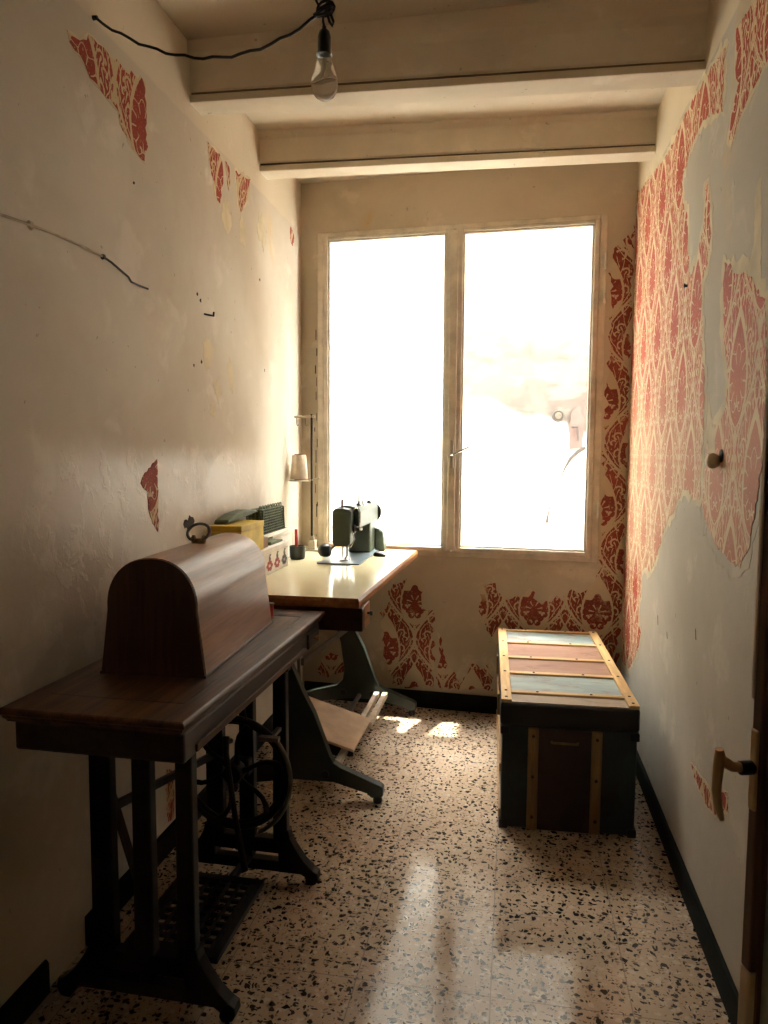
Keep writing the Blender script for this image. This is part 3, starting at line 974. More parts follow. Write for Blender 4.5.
# ------------------------------------------------------------------ treadle sewing table
TX0, TX1, TY0, TY1, TZ = -1.0, -.597, 1.243, 2.243, .76
tt = thing('treadle_table', 'dark wooden treadle sewing table on black cast iron stand, carrying the rounded wooden case', 'table', ((TX0 + TX1) / 2, (TY0 + TY1) / 2, 0))
b = MB()
prof = [(0, 0), (.008, .004), (.012, .010), (.012, .014), (.004, .018), (0, .026)]      # ogee edge, inset going down


def slab(b, x0, x1, y0, y1, z1, th, steps):
    """top board with a moulded edge: steps = (inset, drop)"""
    prev = None
    for ins, dr in steps:
        ring = [b.bm.verts.new((x, y, z1 - dr)) for x, y in ((x0 + ins, y0 + ins), (x1 - ins, y0 + ins), (x1 - ins, y1 - ins), (x0 + ins, y1 - ins))]
        if prev is None: b.bm.faces.new(ring)
        else:
            for i in range(4): b.bm.faces.new((prev[i], prev[(i + 1) % 4], ring[(i + 1) % 4], ring[i]))
        prev = ring
    b.bm.faces.new(list(reversed(prev)))


slab(b, TX0, TX1, TY0, TY1, TZ, .03, [(.006, 0), (.002, .002), (0, .006), (.001, .012), (.006, .016), (.008, .022), (.012, .026), (.014, .030)])
tt.rotation_euler = (0, 0, -.012)
top = b.build('tabletop', 'table_wood', tt)
# the let-in flap: a thin seam frame in the top
b = MB()
for q in ((TX0 + .05, TX1 - .05, TY0 + .10, TY0 + .103), (TX0 + .05, TX1 - .05, TY1 - .103, TY1 - .10), (TX1 - .053, TX1 - .05, TY0 + .10, TY1 - .10)):
    b.box(*q, TZ - .001, TZ + .0006)
b.build('flap_seam', 'table_dark', top)
b = MB()
b.box(TX0 + .022, TX1 - .012, TY0 + .022, TY1 - .03, .668, TZ - .0305)
ap = b.build('apron', 'table_dark', tt, .006)
b = MB(); b.box(TX1 - .012, TX1 - .006, TY0 + .07, TY1 - .20, .675, .690)
b.build('apron_moulding', 'table_wood', ap, .002)
b = MB(); b.box(TX1 - .012, TX1 - .004, TY1 - .17, TY1 - .06, .676, .722)
dr = b.build('drawer', 'table_dark', tt, .003)
MB().lathe([(.004, 0), (.004, .006), (.008, .010), (.007, .016), (0, .018)], (TX1 - .004, TY1 - .115, .70), 'x', 14).build('knob', 'brass', dr, 0, True)


def side_frame(y, ox=0., hi=.668):
    th = .030
    fn = lambda a, z, q: (a + ox, y - th / 2 + th * q, z)
    b = MB()
    posts = [(-.934, -.871), (-.829, -.773), (-.724, -.672)]
    for x0, x1 in posts:
        b.prism([(x0 + .004, .10), (x1 - .004, .10), (x1 - .006, hi), (x0 + .006, hi)], fn, 0, 1)
    # base rail with two slots
    for z0, z1 in ((.030, .062), (.086, .130)):
        b.prism([(-.93, z0), (-.675, z0), (-.675, z1), (-.93, z1)], fn, 0, 1)
    for x0, x1 in ((-.93, -.902), (-.815, -.785), (-.70, -.675)):
        b.prism([(x0, .058), (x1, .058), (x1, .09), (x0, .09)], fn, 0, 1)
    # top cross-rail
    b.prism([(-.935, hi - .03), (-.67, hi - .03), (-.67, hi), (-.935, hi)], fn, 0, 1)
    o = b.build('side_frame', 'iron', tt, .004)
    for sgn in (1, -1):
        cx = -.803 + ox
        pr = [(.10, .16), (.131, .16), (.136, .135), (.150, .110), (.178, .070), (.206, .044), (.220, .036), (.222, .018), (.214, .004), (.206, 0), (.188, .0), (.182, .010), (.184, .022), (.170, .030), (.10, .030)]
        f = MB().prism([(cx + sgn * a, z) for a, z in pr], lambda a, z, q: (a, y - .017 + .034 * q, z), 0, 1)
        f.build('foot', 'iron', tt, .004)
    return o


side_frame(1.45)
side_frame(1.98, .038)
# cross braces along the wall side
MB().bar((-.915, 1.468, .56), (-.895, 1.62, .10), .012, .020).build('brace_rod', 'iron', tt, .002)
MB().bar((-.905, 1.50, .44), (-.868, 1.965, .37), .012, .022).build('cross_brace', 'iron', tt, .002)
b = MB()
b.tube([(-.80, 1.465, .060), (-.76, 1.965, .060)], .012, 10)
b.build('treadle_axle', 'iron', tt, 0, True)
# treadle plate: cast grid
b = MB()
X0, X1, YA, YB, zt = -.905, -.660, 1.515, 1.835, .070
for x in (X0, X1 - .022): b.box(x, x + .022, YA, YB, zt, zt + .014)
for y in (YA, YB - .022): b.box(X0, X1, y, y + .022, zt, zt + .014)
for i in range(1, 8):
    x = X0 + (X1 - X0) * i / 8
    b.box(x - .004, x + .004, YA, YB, zt + .002, zt + .012)
for i in range(1, 10):
    y = YA + (YB - YA) * i / 10
    b.box(X0, X1, y - .004, y + .004, zt + .001, zt + .011)
b.build('treadle_pedal', 'iron', tt)
# flywheel
wc = (-.776, 1.905, .352)
b = MB()
b.tube([(wc[0] + .160 * math.cos(a), wc[1], wc[2] + .160 * math.sin(a)) for a in [i * 2 * PI / 48 for i in range(48)]], .010, 10, True)
b.tube([(wc[0] + .148 * math.cos(a), wc[1] + .004, wc[2] + .148 * math.sin(a)) for a in [i * 2 * PI / 48 for i in range(48)]], .006, 8, True)
b.lathe([(.026, -.02), (.030, -.01), (.030, .02), (.022, .03)], wc, 'y', 18)
for k in range(6):
    a0 = k * PI / 3 + .2
    pts = []
    for j in range(7):
        r = .024 + .126 * j / 6
        a = a0 + .35 * math.sin(j / 6 * PI) * .6
        pts.append((wc[0] + r * math.cos(a), wc[1], wc[2] + r * math.sin(a)))
    b.tube(pts, [.010, .008, .007, .007, .007, .008, .010], 8)
b.build('flywheel', 'iron', tt, 0, True)
# wheel bracket to the frame
MB().bar((-.768, 1.93, .352), (-.768, 1.985, .352), .05, .05).build('wheel_bracket', 'iron', tt, .006)
# belt guard round the outer rim (worn bright)
b = MB()
b.tube([(wc[0] + .178 * math.cos(math.radians(a)), wc[1] - .022, wc[2] + .178 * math.sin(math.radians(a))) for a in range(-62, 42, 6)], .0065, 8)
gp = (wc[0] + .178 * math.cos(math.radians(40)), wc[1] - .022, wc[2] + .178 * math.sin(math.radians(40)))
b.bar((gp[0] - .05, gp[1], gp[2] + .004), (gp[0] + .008, gp[1], gp[2] + .004), .02, .012)
b.bar((gp[0] - .02, gp[1], gp[2] + .002), (gp[0] - .02, 1.97, gp[2] + .002), .014, .010)
b.build('belt_guard', 'iron_worn', tt, 0, True)
# pitman rod and belt
b = MB().tube([(-.785, 1.872, .47), (-.775, 1.85, .43), (-.745, 1.838, .25), (-.715, 1.83, .108)], [.010, .008, .008, .010], 8)
b.build('pitman_rod', 'iron', tt, 0, True)
MB().tube([(-.785, 1.868, .455), (-.785, 1.905, .445)], .008, 8).build('crank_pin', 'iron', tt, 0, True)
MB().tube([(-.735, 1.90, .51), (-.76, 1.90, .672)], .003, 6).build('drive_belt', 'black', tt, 0, True)
MB().tube([(-.90, 1.90, .44), (-.82, 1.90, .672)], .003, 6).build('drive_belt', 'black', tt, 0, True)

# ------------------------------------------------------------------ bentwood case on the table
CX0, CX1, CY0, CY1 = -.930, -.677, 1.497, 2.035
cs = thing('machine_case', 'rounded brown bentwood sewing machine case with a ring handle, standing on the treadle table', 'sewing machine case', ((CX0 + CX1) / 2, (CY0 + CY1) / 2, TZ))
ccx = (CX0 + CX1) / 2
hw, hw2, H1 = (CX1 - CX0) / 2, .108, .160


def case_prof(ins=0.):
    p = [(ccx - hw + ins, TZ + .002), (ccx + hw - ins, TZ + .002)]
    right = []
    n = 14
    for i in range(n + 1):
        a = math.radians(-4 + 94 * i / n)
        ee = .92
        right.append((ccx + (hw2 - ins) * math.copysign(abs(math.cos(a)) ** ee, math.cos(a)), TZ + H1 + (.112 - ins) * math.copysign(abs(math.sin(a)) ** ee, math.sin(a))))
    p += right
    p += [(2 * ccx - x, z) for x, z in reversed(right[:-1])]
    return p


b = MB().prism(case_prof(), lambda a, z, q: (a, CY0 + .006 + (CY1 - CY0 - .012) * q, z), 0, 1)
sh = b.build('case_shell', 'case_wood', cs, 0, True)
for y0, y1 in ((CY0, CY0 + .0065), (CY1 - .0065, CY1)):
    MB().prism(case_prof(.002), lambda a, z, q: (a, y0 + (y1 - y0) * q, z), 0, 1).build('end_panel', 'case_end', cs, .001)
b = MB(); b.box(ccx - hw - .0012, ccx + hw + .0012, CY0 - .0012, CY1 + .0012, TZ + .0005, TZ + .007)
b.build('base_moulding', 'case_end', cs, .001)
cs.rotation_euler = (0, 0, .048)
cs.location.x -= .012
zt = TZ + H1 + .112
b = MB().lathe([(.0, -.004), (.020, -.004), (.018, .003), (.012, .008), (.010, .012), (0, .013)], (ccx, 1.785, zt), 'z', 20)
hp = b.build('handle_plate', 'brass', cs, 0, True)
hp_pts = []
for i in range(25):
    a = math.radians(-60 + 300 * i / 24)
    hp_pts.append((ccx + .030 * math.cos(a), 1.785 + .016 * math.sin(a), zt + .028 + .021 * math.sin(a)))
MB().tube(hp_pts, .0042, 8).build('ring_handle', 'iron_worn', hp, 0, True)
for s_ in (-1, 1):
    MB().lathe([(.006, 0), (.007, .012), (.004, .018)], (ccx + s_ * .014, 1.785, zt + .002), 'z', 10).build('handle_lug', 'brass', hp, 0, True)
# red spool behind the case
sp = thing('thread_spool', 'small red spool of thread on the treadle table behind the wooden case', 'spool', (-.736, 2.11, TZ))
MB().lathe([(.013, .004), (.014, .010), (.014, .036), (.013, .042)], (-.736, 2.11, TZ), 'z', 16).build('thread', 'red', sp, 0, True)
for z in (0, .042):
    MB().lathe([(.016, 0), (.016, .004)], (-.736, 2.11, TZ + z), 'z', 16).build('spool_end', 'brown_card', sp)

# ------------------------------------------------------------------ sewing desk
DKZ = .80
dk = thing('sewing_desk', 'cream topped industrial sewing desk with brown edges and grey green iron legs below the window', 'desk', (-.75, 2.86, 0))
poly = [(-1.050, 2.258), (-.487, 2.258), (-.453, 3.45), (-1.050, 3.50)]
b = MB().prism(grow(poly, -.006), lambda a, y, q: (a, y, DKZ - .026 + .026 * q), 0, 1)
b.build('desktop', 'laminate', dk, .001)
# wooden edge band, chamfered
b = MB()
outer = grow(poly, .006)
inner = grow(poly, -.0055)
lo = grow(poly, .002)
n = len(poly)
rings = [[b.bm.verts.new((x, y, z)) for x, y in pl] for pl, z in ((inner, DKZ + .0006), (poly, DKZ + .0006), (outer, DKZ - .010), (outer, DKZ - .026), (lo, DKZ - .032), (inner, DKZ - .032))]
for r0, r1 in zip(rings, rings[1:] + rings[:1]):
    for i in range(n):
        b.bm.faces.new((r0[i], r0[(i + 1) % n], r1[(i + 1) % n], r1[i]))
b.build('edge_band', 'desk_edge', dk)
b = MB(); b.box(-1.045, -.472, 2.262, 2.30, .690, DKZ - .0325)
b.build('front_apron', 'desk_wood', dk, .003)
b = MB(); b.box(-.60, -.474, 2.302, 2.395, .690, DKZ - .0325)
d = b.build('drawer', 'desk_edge', dk, .003)
MB().lathe([(.004, 0), (.004, .008), (.009, .012), (.008, .018), (0, .020)], (-.473, 2.345, .735), 'x', 14).build('knob', 'black', d, 0, True)


def desk_leg(y, th=.035):
    pr = [(-.955, DKZ - .034), (-.865, DKZ - .034), (-.782, .492), (-.736, .390), (-.699, .321), (-.640, .165), (-.625, .140), (-.60, .125), (-.45, .068), (-.441, .060), (-.441, .030), (-.485, .022), (-.50, .036),
          (-.625, .068), (-.78, .066), (-.99, .030), (-1.02, .022), (-1.035, .03), (-1.035, .065), (-.96, .095), (-.835, .130), (-.805, .16), (-.797, .21), (-.815, .34), (-.87, .56)]
    b = MB().prism(pr, lambda a, z, q: (a, y - th / 2 + th * q, z), 0, 1)
    o = b.build('leg', 'desk_green', dk, .004)
    for x in (-.463, -1.015):
        MB().lathe([(.016, 0), (.018, .010), (.012, .032)], (x, y, 0), 'z', 12).build('rubber_foot', 'black', o, 0, True)
    for bx in (-.655, -.80):
        MB().lathe([(.014, -.008), (.014, 0)], (bx, y - th / 2, .098), 'y', 12).build('bolt', 'black', o, 0, True)
    return o


desk_leg(2.50)
desk_leg(3.40)
# foot rails between the legs
for q in ((-.645, -.620, 2.515, 3.385), (-.605, -.580, 2.98, 3.385)):
    MB().box(*q, .085, .110).build('foot_rail', 'wire_pale', dk, .002)
# treadle board
b = MB()
x0, x1, ya, yb_ = -.865, -.583, 2.635, 2.975
b.hexa([(x0, ya, .200), (x1, ya, .118), (x1, yb_, .118), (x0, yb_, .200), (x0, ya, .212), (x1, ya, .130), (x1, yb_, .130), (x0, yb_, .212)])
pb = b.build('treadle_board', 'pedal_board', dk, .003)
MB().box(-.79, -.60, 2.70, 2.715, .075, .125).build('board_bracket', 'black', pb)
MB().box(-.79, -.60, 2.90, 2.915, .075, .125).build('board_bracket', 'black', pb)
MB().tube([(-.72, 2.515, .085), (-.72, 3.385, .085)], .010, 10).build('pedal_axle', 'iron_worn', dk, 0, True)
b = MB().bar((-.752, 2.518, .50), (-.775, 3.385, .42), .012, .026)
b.build('stretcher', 'iron_worn', dk, .002)
MB().tube([(-.845, 2.80, .21), (-.86, 2.81, .55), (-.87, 2.82, .77)], .007, 8).build('pedal_rod', 'iron_worn', dk, 0, True)

# ------------------------------------------------------------------ industrial sewing machine
mz = DKZ + .0006
ma = thing('sewing_machine', 'grey green industrial sewing machine seen from its needle end on the desk below the window', 'sewing machine', (-.71, 3.16, mz))
b = MB(); b.box(-.812, -.628, 2.935, 3.44, mz, mz + .006)
bed = b.build('bed_plate', 'machine_bed', ma, .002)
b = MB(); b.box(-.735, -.705, 2.99, 3.03, mz + .006, mz + .0075)
b.build('needle_plate', 'steel', bed)
# pillar: slanted near face, light right side
pr = [(-.757, mz + .006), (-.648, mz + .006), (-.648, 1.0), (-.70, 1.0), (-.702, .955), (-.722, .93), (-.738, .88), (-.752, .83)]
b = MB().prism(pr, lambda a, z, q: (a, 3.275 + .125 * q, z), 0, 1)
b.build('pillar', 'machine_green', ma, .008)
# arm with rounded top
pr = [(-.755, .945), (-.655, .945), (-.650, .96), (-.650, 1.015), (-.662, 1.036), (-.69, 1.043), (-.725, 1.043), (-.752, 1.034), (-.760, 1.01), (-.760, .96)]
b = MB().prism(pr, lambda a, z, q: (a * (1 + 0) + .012 * q, 3.035 + .375 * q, z), 0, 1)
b.build('arm', 'machine_green', ma, .005)
# head with tapered chin
pr = [(-.757, .885), (-.748, .872), (-.690, .872), (-.679, .885), (-.676, .95), (-.674, 1.018), (-.684, 1.031), (-.71, 1.036), (-.745, 1.033), (-.757, 1.022), (-.759, .95)]
b = MB().prism(pr, lambda a, z, q: (a, 2.985 + .075 * q, z), 0, 1)
hd = b.build('head', 'machine_green', ma, .004)
b = MB().prism([(-.752, .90), (-.682, .90), (-.680, 1.015), (-.752, 1.015)], lambda a, z, q: (a, 2.982 + .004 * q, z), 0, 1)
b.build('face_plate', 'machine_green', hd, .002)
MB().tube([(-.719, 3.02, .873), (-.719, 3.02, .834), (-.719, 3.02, .813)], [.0045, .0045, .0012], 8).build('needle_bar', 'steel', ma, 0, True)
b = MB().tube([(-.700, 3.02, .873), (-.700, 3.02, .825)], .0045, 8)
b.box(-.728, -.690, 2.992, 3.025, mz + .009, mz + .013)
b.tube([(-.700, 3.02, .828), (-.708, 3.012, .814)], .004, 6)
b.build('presser_foot', 'iron_worn', ma, 0, True)
# tension assembly at the right of the head
b = MB().lathe([(.013, 0), (.019, .004), (.019, .010), (.011, .014), (.011, .024), (.008, .030), (0, .030)], (-.675, 3.02, .945), 'x', 16)
b.build('tension_dial', 'black', ma, 0, True)
MB().lathe([(.008, 0), (.009, .008), (.005, .012), (0, .012)], (-.645, 3.02, .945), 'x', 12).build('tension_nut', 'steel', ma, 0, True)
pts = [(-.676, 3.03, 1.01)] + [(-.660 + .016 * math.cos(a), 3.025, 1.012 + .022 * math.sin(a)) for a in [math.radians(170 - 17 * i) for i in range(11)]] + [(-.645, 3.025, .975), (-.652, 3.025, .945)]
MB().tube(pts, .003, 8).build('take_up_lever', 'steel', ma, 0, True)
MB().tube([(-.674, 3.01, .93), (-.664, 3.01, .90), (-.682, 3.01, .865)], .003, 6).build('thread_guide', 'steel', ma, 0, True)
# red thread pin on the head and two pins on the arm
MB().tube([(-.722, 3.02, 1.034), (-.722, 3.02, 1.072)], .0055, 10).build('spool_pin', m_simple('dull_red_pin', rgb('7c4038'), .6), ma, 0, True)
for x, y in ((-.672, 3.12), (-.660, 3.30)):
    b = MB().lathe([(.012, 0), (.009, .008), (.003, .014), (.0030, .016), (.0026, .068), (0, .070)], (x, y, 1.036), 'z', 12)
    b.build('thread_pin', 'iron', ma, 0, True)
MB().tube([(-.668, 3.10, 1.03), (-.664, 3.10, 1.055), (-.650, 3.10, 1.062), (-.645, 3.10, 1.04)], .003, 6).build('thread_hook', 'iron_worn', ma, 0, True)
# handwheel at the far end
b = MB().lathe([(.0, 0), (.022, 0), (.026, .006), (.040, .010), (.047, .004), (.050, .012), (.047, .026), (.039, .022), (.022, .028), (0, .030)], (-.672, 3.412, .985), 'y', 28)
b.build('handwheel', 'black', ma, 0, True)
b = MB().prism([(-.648, mz + .0), (-.600, mz + .0), (-.604, .86), (-.612, .895), (-.63, .91), (-.648, .915)], lambda a, z, q: (a, 3.385 + .055 * q, z), 0, 1)
b.build('belt_cover', 'machine_green', ma, .006)
# small round work lamp at the left of the head
b = MB().lathe([(0, -.030), (.014, -.029), (.025, -.020), (.030, -.004), (.029, .012), (.022, .024), (.012, .028), (0, .028)], (-.800, 3.03, .846), 'x', 20)
b.build('work_lamp', 'black', ma, 0, True)
MB().tube([(-.775, 3.03, .85), (-.757, 3.035, .868), (-.745, 3.03, .885)], .0045, 8).build('lamp_arm', 'iron_worn', ma, 0, True)
# small black metal piece beside the pillar
o = MB().prism([(-.628, 0), (-.575, 0), (-.572, .006), (-.590, .014), (-.622, .020), (-.630, .012)], lambda a, z, q: (a + .01, 3.20 + .030 * q, DKZ + .0008 + z), 0, 1).build('bobbin_clamp', 'black', None, .003)
tag(recenter(o), 'small black metal clamp lying on the desk right of the sewing machine', 'clamp')

# ------------------------------------------------------------------ thread stand and cone
ty = 3.33
ts = thing('thread_stand', 'tall thin steel thread stand with hooked top arm at the window end of the desk', 'thread stand', (-.945, ty, DKZ))
b = MB(); b.box(-.985, -.905, ty - .03, ty + .03, DKZ + .0006, DKZ + .010)
b.box(-.962, -.925, ty - .018, ty + .018, DKZ + .008, DKZ + .052)
b.build('clamp_base', 'metal_white', ts, .003)
MB().lathe([(.012, 0), (.014, .008), (.010, .022)], (-.945, ty, DKZ + .05), 'z', 12).build('collar', 'metal_white', ts, 0, True)
MB().tube([(-.945, ty, DKZ + .01), (-.945, ty, 1.452)], .0055, 10).build('rod', 'iron', ts, 0, True)
MB().bar((-1.030, ty, 1.438), (-.928, ty, 1.440), .010, .012).build('top_arm', 'metal_white', ts, .002)
for x in (-1.018, -.975):
    MB().tube([(x, ty, 1.432), (x, ty, 1.405), (x + .004, ty, 1.396), (x + .009, ty, 1.402)], .0022, 6).build('hook', 'iron_worn', ts, 0, True)
b = MB().lathe([(0, 0), (.049, 0), (.051, .003), (.049, .006), (0, .006)], (-1.005, ty, 1.133), 'z', 28)
b.build('spool_disc', 'metal_white', ts, 0, True)
MB().bar((-.958, ty, 1.137), (-.905, ty, 1.150), .010, .008).build('disc_arm', 'metal_white', ts, .002)
tc = thing('thread_cone', 'white cone of thread standing on the disc of the thread stand', 'thread cone', (-1.008, ty, 1.139))
b = MB().lathe([(.040, .004), (.0425, .008), (.0335, .116), (.031, .120)], (-1.008, ty, 1.139), 'z', 28)
b.build('thread', 'thread', tc, 0, True)
b = MB().lathe([(.022, 0), (.022, .124), (.018, .124), (.017, .1)], (-1.008, ty, 1.139), 'z', 20)
b.build('cone_core', 'brown_card', tc, 0, True)

# ------------------------------------------------------------------ boxes and bits on the left of the desk
def carton(name, label, x0, x1, y0, y1, z0, z1, mat, lidmat=None):
    r = thing(name, label, 'box', ((x0 + x1) / 2, (y0 + y1) / 2, z0))
    MB().box(x0, x1, y0, y1, z0, z1 - .022).build('box_body', mat, r, .002)
    MB().box(x0 - .002, x1 + .002, y0 - .002, y1 + .002, z1 - .0215, z1).build('box_lid', lidmat or mat, r, .002)
    return r


zb = DKZ + .0008
wbx = carton('flowered_box', 'white cardboard box printed with red flower sprigs, under the yellow box', -1.045, -.918, 2.50, 2.872, zb, .905, 'white_card')
# printed sprigs on its right side
bodies = [c for c in wbx.children if c.name.startswith('box_body')]
for yy, col in ((2.64, 'print_red'), (2.73, 'print_red'), (2.82, 'print_grey')):
    b = MB()
    xs = -.9176
    for k in range(6):
        a = k * PI / 3
        cy, cz = yy + .024 * math.cos(a), .834 + .013 * math.sin(a)
        b.prism([(cy + .014 * math.cos(q * PI / 3), cz + .008 * math.sin(q * PI / 3)) for q in range(6)], lambda y, z, q: (xs + .0006 * q, y, z), 0, 1)
    b.build('printed_flower', col, bodies[0])
    b = MB()
    b.prism([(yy - .006, .842), (yy + .006, .842), (yy + .014, .860), (yy + .006, .870), (yy + .020, .876), (yy + .004, .880), (yy - .010, .866)], lambda y, z, q: (xs + .0006 * q, y, z), 0, 1)
    b.prism([(yy - .012, .818), (yy + .014, .812), (yy + .010, .822), (yy, .826)], lambda y, z, q: (xs + .0006 * q, y, z), 0, 1)
    b.build('printed_stem', 'print_grey', bodies[0])
ybx = carton('yellow_box', 'yellow cardboard box on top of the flowered box, just behind the wooden case', -1.048, -.925, 2.365, 2.595, .9058, 1.015, 'yellow')
o = recenter(MB().box(-1.0, -.93, 2.603, 2.66, .9058, .945).build('cardboard_piece', 'brown_card', None, .002))
tag(o, 'small brown cardboard box between the yellow box and the wicker basket', 'box')
o = MB().prism([(2.69, .9058), (2.84, .9058), (2.845, .914), (2.78, .922), (2.70, .918)], lambda y, z, q: (-.985 + .055 * q, y, z), 0, 1).build('cloth_pouch', 'wicker', None, .004)
tag(recenter(o), 'flat grey green pouch lying on the flowered box', 'pouch')
cbx = carton('white_box', 'plain white box under the tray with the wicker basket, against the left wall', -1.050, -.990, 2.885, 3.16, zb, .928, 'white_card')
tr = thing('tray', 'shallow pale grey tray holding the green wicker basket', 'tray', (-1.0, 2.9, .9285))
b = MB(); b.box(-1.052, -.962, 2.70, 3.02, .9285, .934)
b.build('tray_bottom', 'metal_white', tr, .001)
b = MB()
for q in ((-1.052, -1.048, 2.70, 3.02), (-.966, -.962, 2.70, 3.02), (-1.048, -.966, 2.70, 2.704), (-1.048, -.966, 3.016, 3.02)):
    b.box(*q, .934, .944)
b.build('tray_rim', 'metal_white', tr, .001)
# wicker basket: woven walls, round loops on the rim, lid to the near side
bk_ = thing('wicker_basket', 'dark green woven basket with looped rim standing on the grey tray', 'basket', (-1.01, 2.88, .936))
b = MB()
bx0, bx1, by0, by1, bz0, bz1 = -1.043, -.977, 2.722, 3.003, .9395, 1.036


def wall_grid(b, P, nu, nv, r):
    """P(u, v) -> point on one wall; rods across and stakes up"""
    for i in range(nu + 1):
        b.tube([P(i / nu, j / 6) for j in range(7)], r * 1.15, 6)
    for j in range(nv + 1):
        pts = []
        for i in range(nu * 2 + 1):
            q = Vector(P(i / (nu * 2), j / nv))
            pts.append(q)
        b.tube(pts, r * .75, 6)


def lerp(a, c, t): return a + (c - a) * t


wall_grid(b, lambda u, v: (bx1 - .012 * v, lerp(by0, by1, u) - .012 * v * (u - .5) * 2, lerp(bz0, bz1, v) + .003), 13, 9, .0034)
wall_grid(b, lambda u, v: (bx0 + .004 * v, lerp(by0, by1, u) - .012 * v * (u - .5) * 2, lerp(bz0, bz1, v) + .003), 13, 9, .0034)
wall_grid(b, lambda u, v: (lerp(bx0, bx1, u), by0 + .012 * v, lerp(bz0, bz1, v) + .003), 4, 9, .0034)
wall_grid(b, lambda u, v: (lerp(bx0, bx1, u), by1 - .012 * v, lerp(bz0, bz1, v) + .003), 4, 9, .0034)
b.build('basket_wall', 'wicker', bk_, 0, True)
MB().box(bx0 + .003, bx1 - .017, by0 + .014, by1 - .014, bz0 + .002, bz1 - .002).build('basket_lining', 'wicker', bk_)
b = MB()
for i in range(9):
    y = lerp(by0 + .02, by1 - .01, i / 8)
    b.tube([(bx1 - .014, y + .012 * math.cos(a), bz1 + .010 + .010 * math.sin(a)) for a in [k * 2 * PI / 12 for k in range(12)]], .0022, 6, True)
b.build('rim_loop', 'wicker', bk_, 0, True)
# bundle of green twine lying over the yellow box side
o = MB().prism([(2.40, 1.0158), (2.70, 1.0345), (2.71, 1.045), (2.62, 1.052), (2.50, 1.046), (2.42, 1.030)], lambda y, z, q: (-1.045 + .055 * q, y, z), 0, 1).build('cloth_bundle', 'wicker', None, .006)
tag(recenter(o), 'dark green folded cloth lying on the yellow box against the left wall', 'cloth')
# dark pot with a red stick
pt = thing('pin_pot', 'squat dark green pot with a red stick standing up in it, on the desk', 'pot', (-.935, 3.06, zb))
b = MB().lathe([(0, 0), (.030, 0), (.034, .008), (.036, .040), (.035, .058), (.031, .058), (.030, .012), (0, .010)], (-.935, 3.06, zb), 'z', 24)
b.build('pot_body', m_simple('pot_enamel', rgb('2c3026'), .35), pt, 0, True)
MB().tube([(-.938, 3.06, zb + .012), (-.940, 3.06, .932)], .0068, 10).build('red_stick', 'red', pt, 0, True)

# ------------------------------------------------------------------ old trunk
TR = .0297
KX, KY, KL, KW, KH = -.025, 2.397, 1.012, .452, .4455
tk = thing('travel_trunk', 'old dark travel trunk with wooden slatted tin lid standing in the right corner', 'trunk', (KX, KY, 0), None, TR)
OFF[tk] = Vector((0, 0, 0))      # built in its own frame: x across, y along
LIDH = .085
b = MB(); b.box(.006, KW - .006, .006, KL - .006, .004, KH - LIDH)
body = b.build('body', 'trunk_body', tk, .006)
b = MB(); b.box(0, KW, 0, KL, KH - LIDH + .002, KH - .008)
lid = b.build('lid', 'trunk_lid', tk, .008)
# lid panels between ribs (from the near end)
ys = [0.0, .098, .322, .53, .765, .985, KL]
mats = ['tin_bare', 'tin_blue', 'tin_red', 'tin_red', 'tin_blue']
labs = ['bare tin panel at the near end', 'faded blue panel', 'dull red panel', 'dull red panel', 'faded blue panel by the window']
for i in range(5):
    MB().box(.03, KW - .03, ys[i] + .008, ys[i + 1] - .004 if i < 4 else KL - .012, KH - .009, KH - .004).build('lid_panel', mats[i], lid)['label'] = labs[i]
for y in ys[1:6]:
    y = min(y, KL - .02)
    o = MB().box(.036, KW - .036, y - .013, y + .013, KH - .007, KH + .004).build('rib', 'slat_x', lid, .003)
    for k in (.28, .68):
        MB().lathe([(.0055, 0), (.004, .0025), (0, .003)], (KW * k, y, KH + .0035), 'z', 8).build('nail', 'nail', lid)
for x in (.001, KW - .037):
    MB().box(x, x + .036, .004, KL - .004, KH - .008, KH + .005).build('edge_slat', 'slat', lid, .003)
    for y in ys[1:6] + [.03]:
        MB().lathe([(.006, 0), (.0045, .0025), (0, .003)], (x + .018, min(y, KL - .03), KH + .0045), 'z', 8).build('nail', 'nail', lid)
# near end: battens and brown panel
for x in (.093, .300):
    MB().box(x, x + .034, -.003, .008, .004, KH - LIDH - .004).build('batten', 'slat_z', body, .003)
    for z in (.05, .19, KH - LIDH - .03):
        MB().lathe([(.0055, -.003), (.0055, 0)], (x + .017, -.003, z), 'y', 8).build('nail', 'nail', body)
MB().box(.128, .299, 0, .008, .006, KH - LIDH - .006).build('end_panel', 'trunk_mid', body)
b = MB().tube([(.17, .0, .315), (.17, -.008, .313), (.255, -.008, .313), (.255, .0, .315)], .004, 8)
b.build('end_handle', 'brass', body, 0, True)
# corners
for x in (0.0, KW - .03):
    MB().box(x, x + .03, -.002, .03, KH - LIDH - .03, KH - LIDH - .002).build('corner_cap', 'trunk_lid', body, .004)
    MB().box(x, x + .03, -.002, .03, .001, .03).build('corner_cap', 'trunk_lid', body, .004)
# long left side: battens with brass edges, hasps
for z in (.03, .19):
    MB().box(-.002, .008, .02, KL - .02, z, z + .030).build('side_batten', 'slat_z', body, .003)
for y in (.25, .75):
    MB().box(-.008, .006, y - .02, y + .02, KH - LIDH - .05, KH - LIDH + .03).build('hasp', 'brass', body, .002)

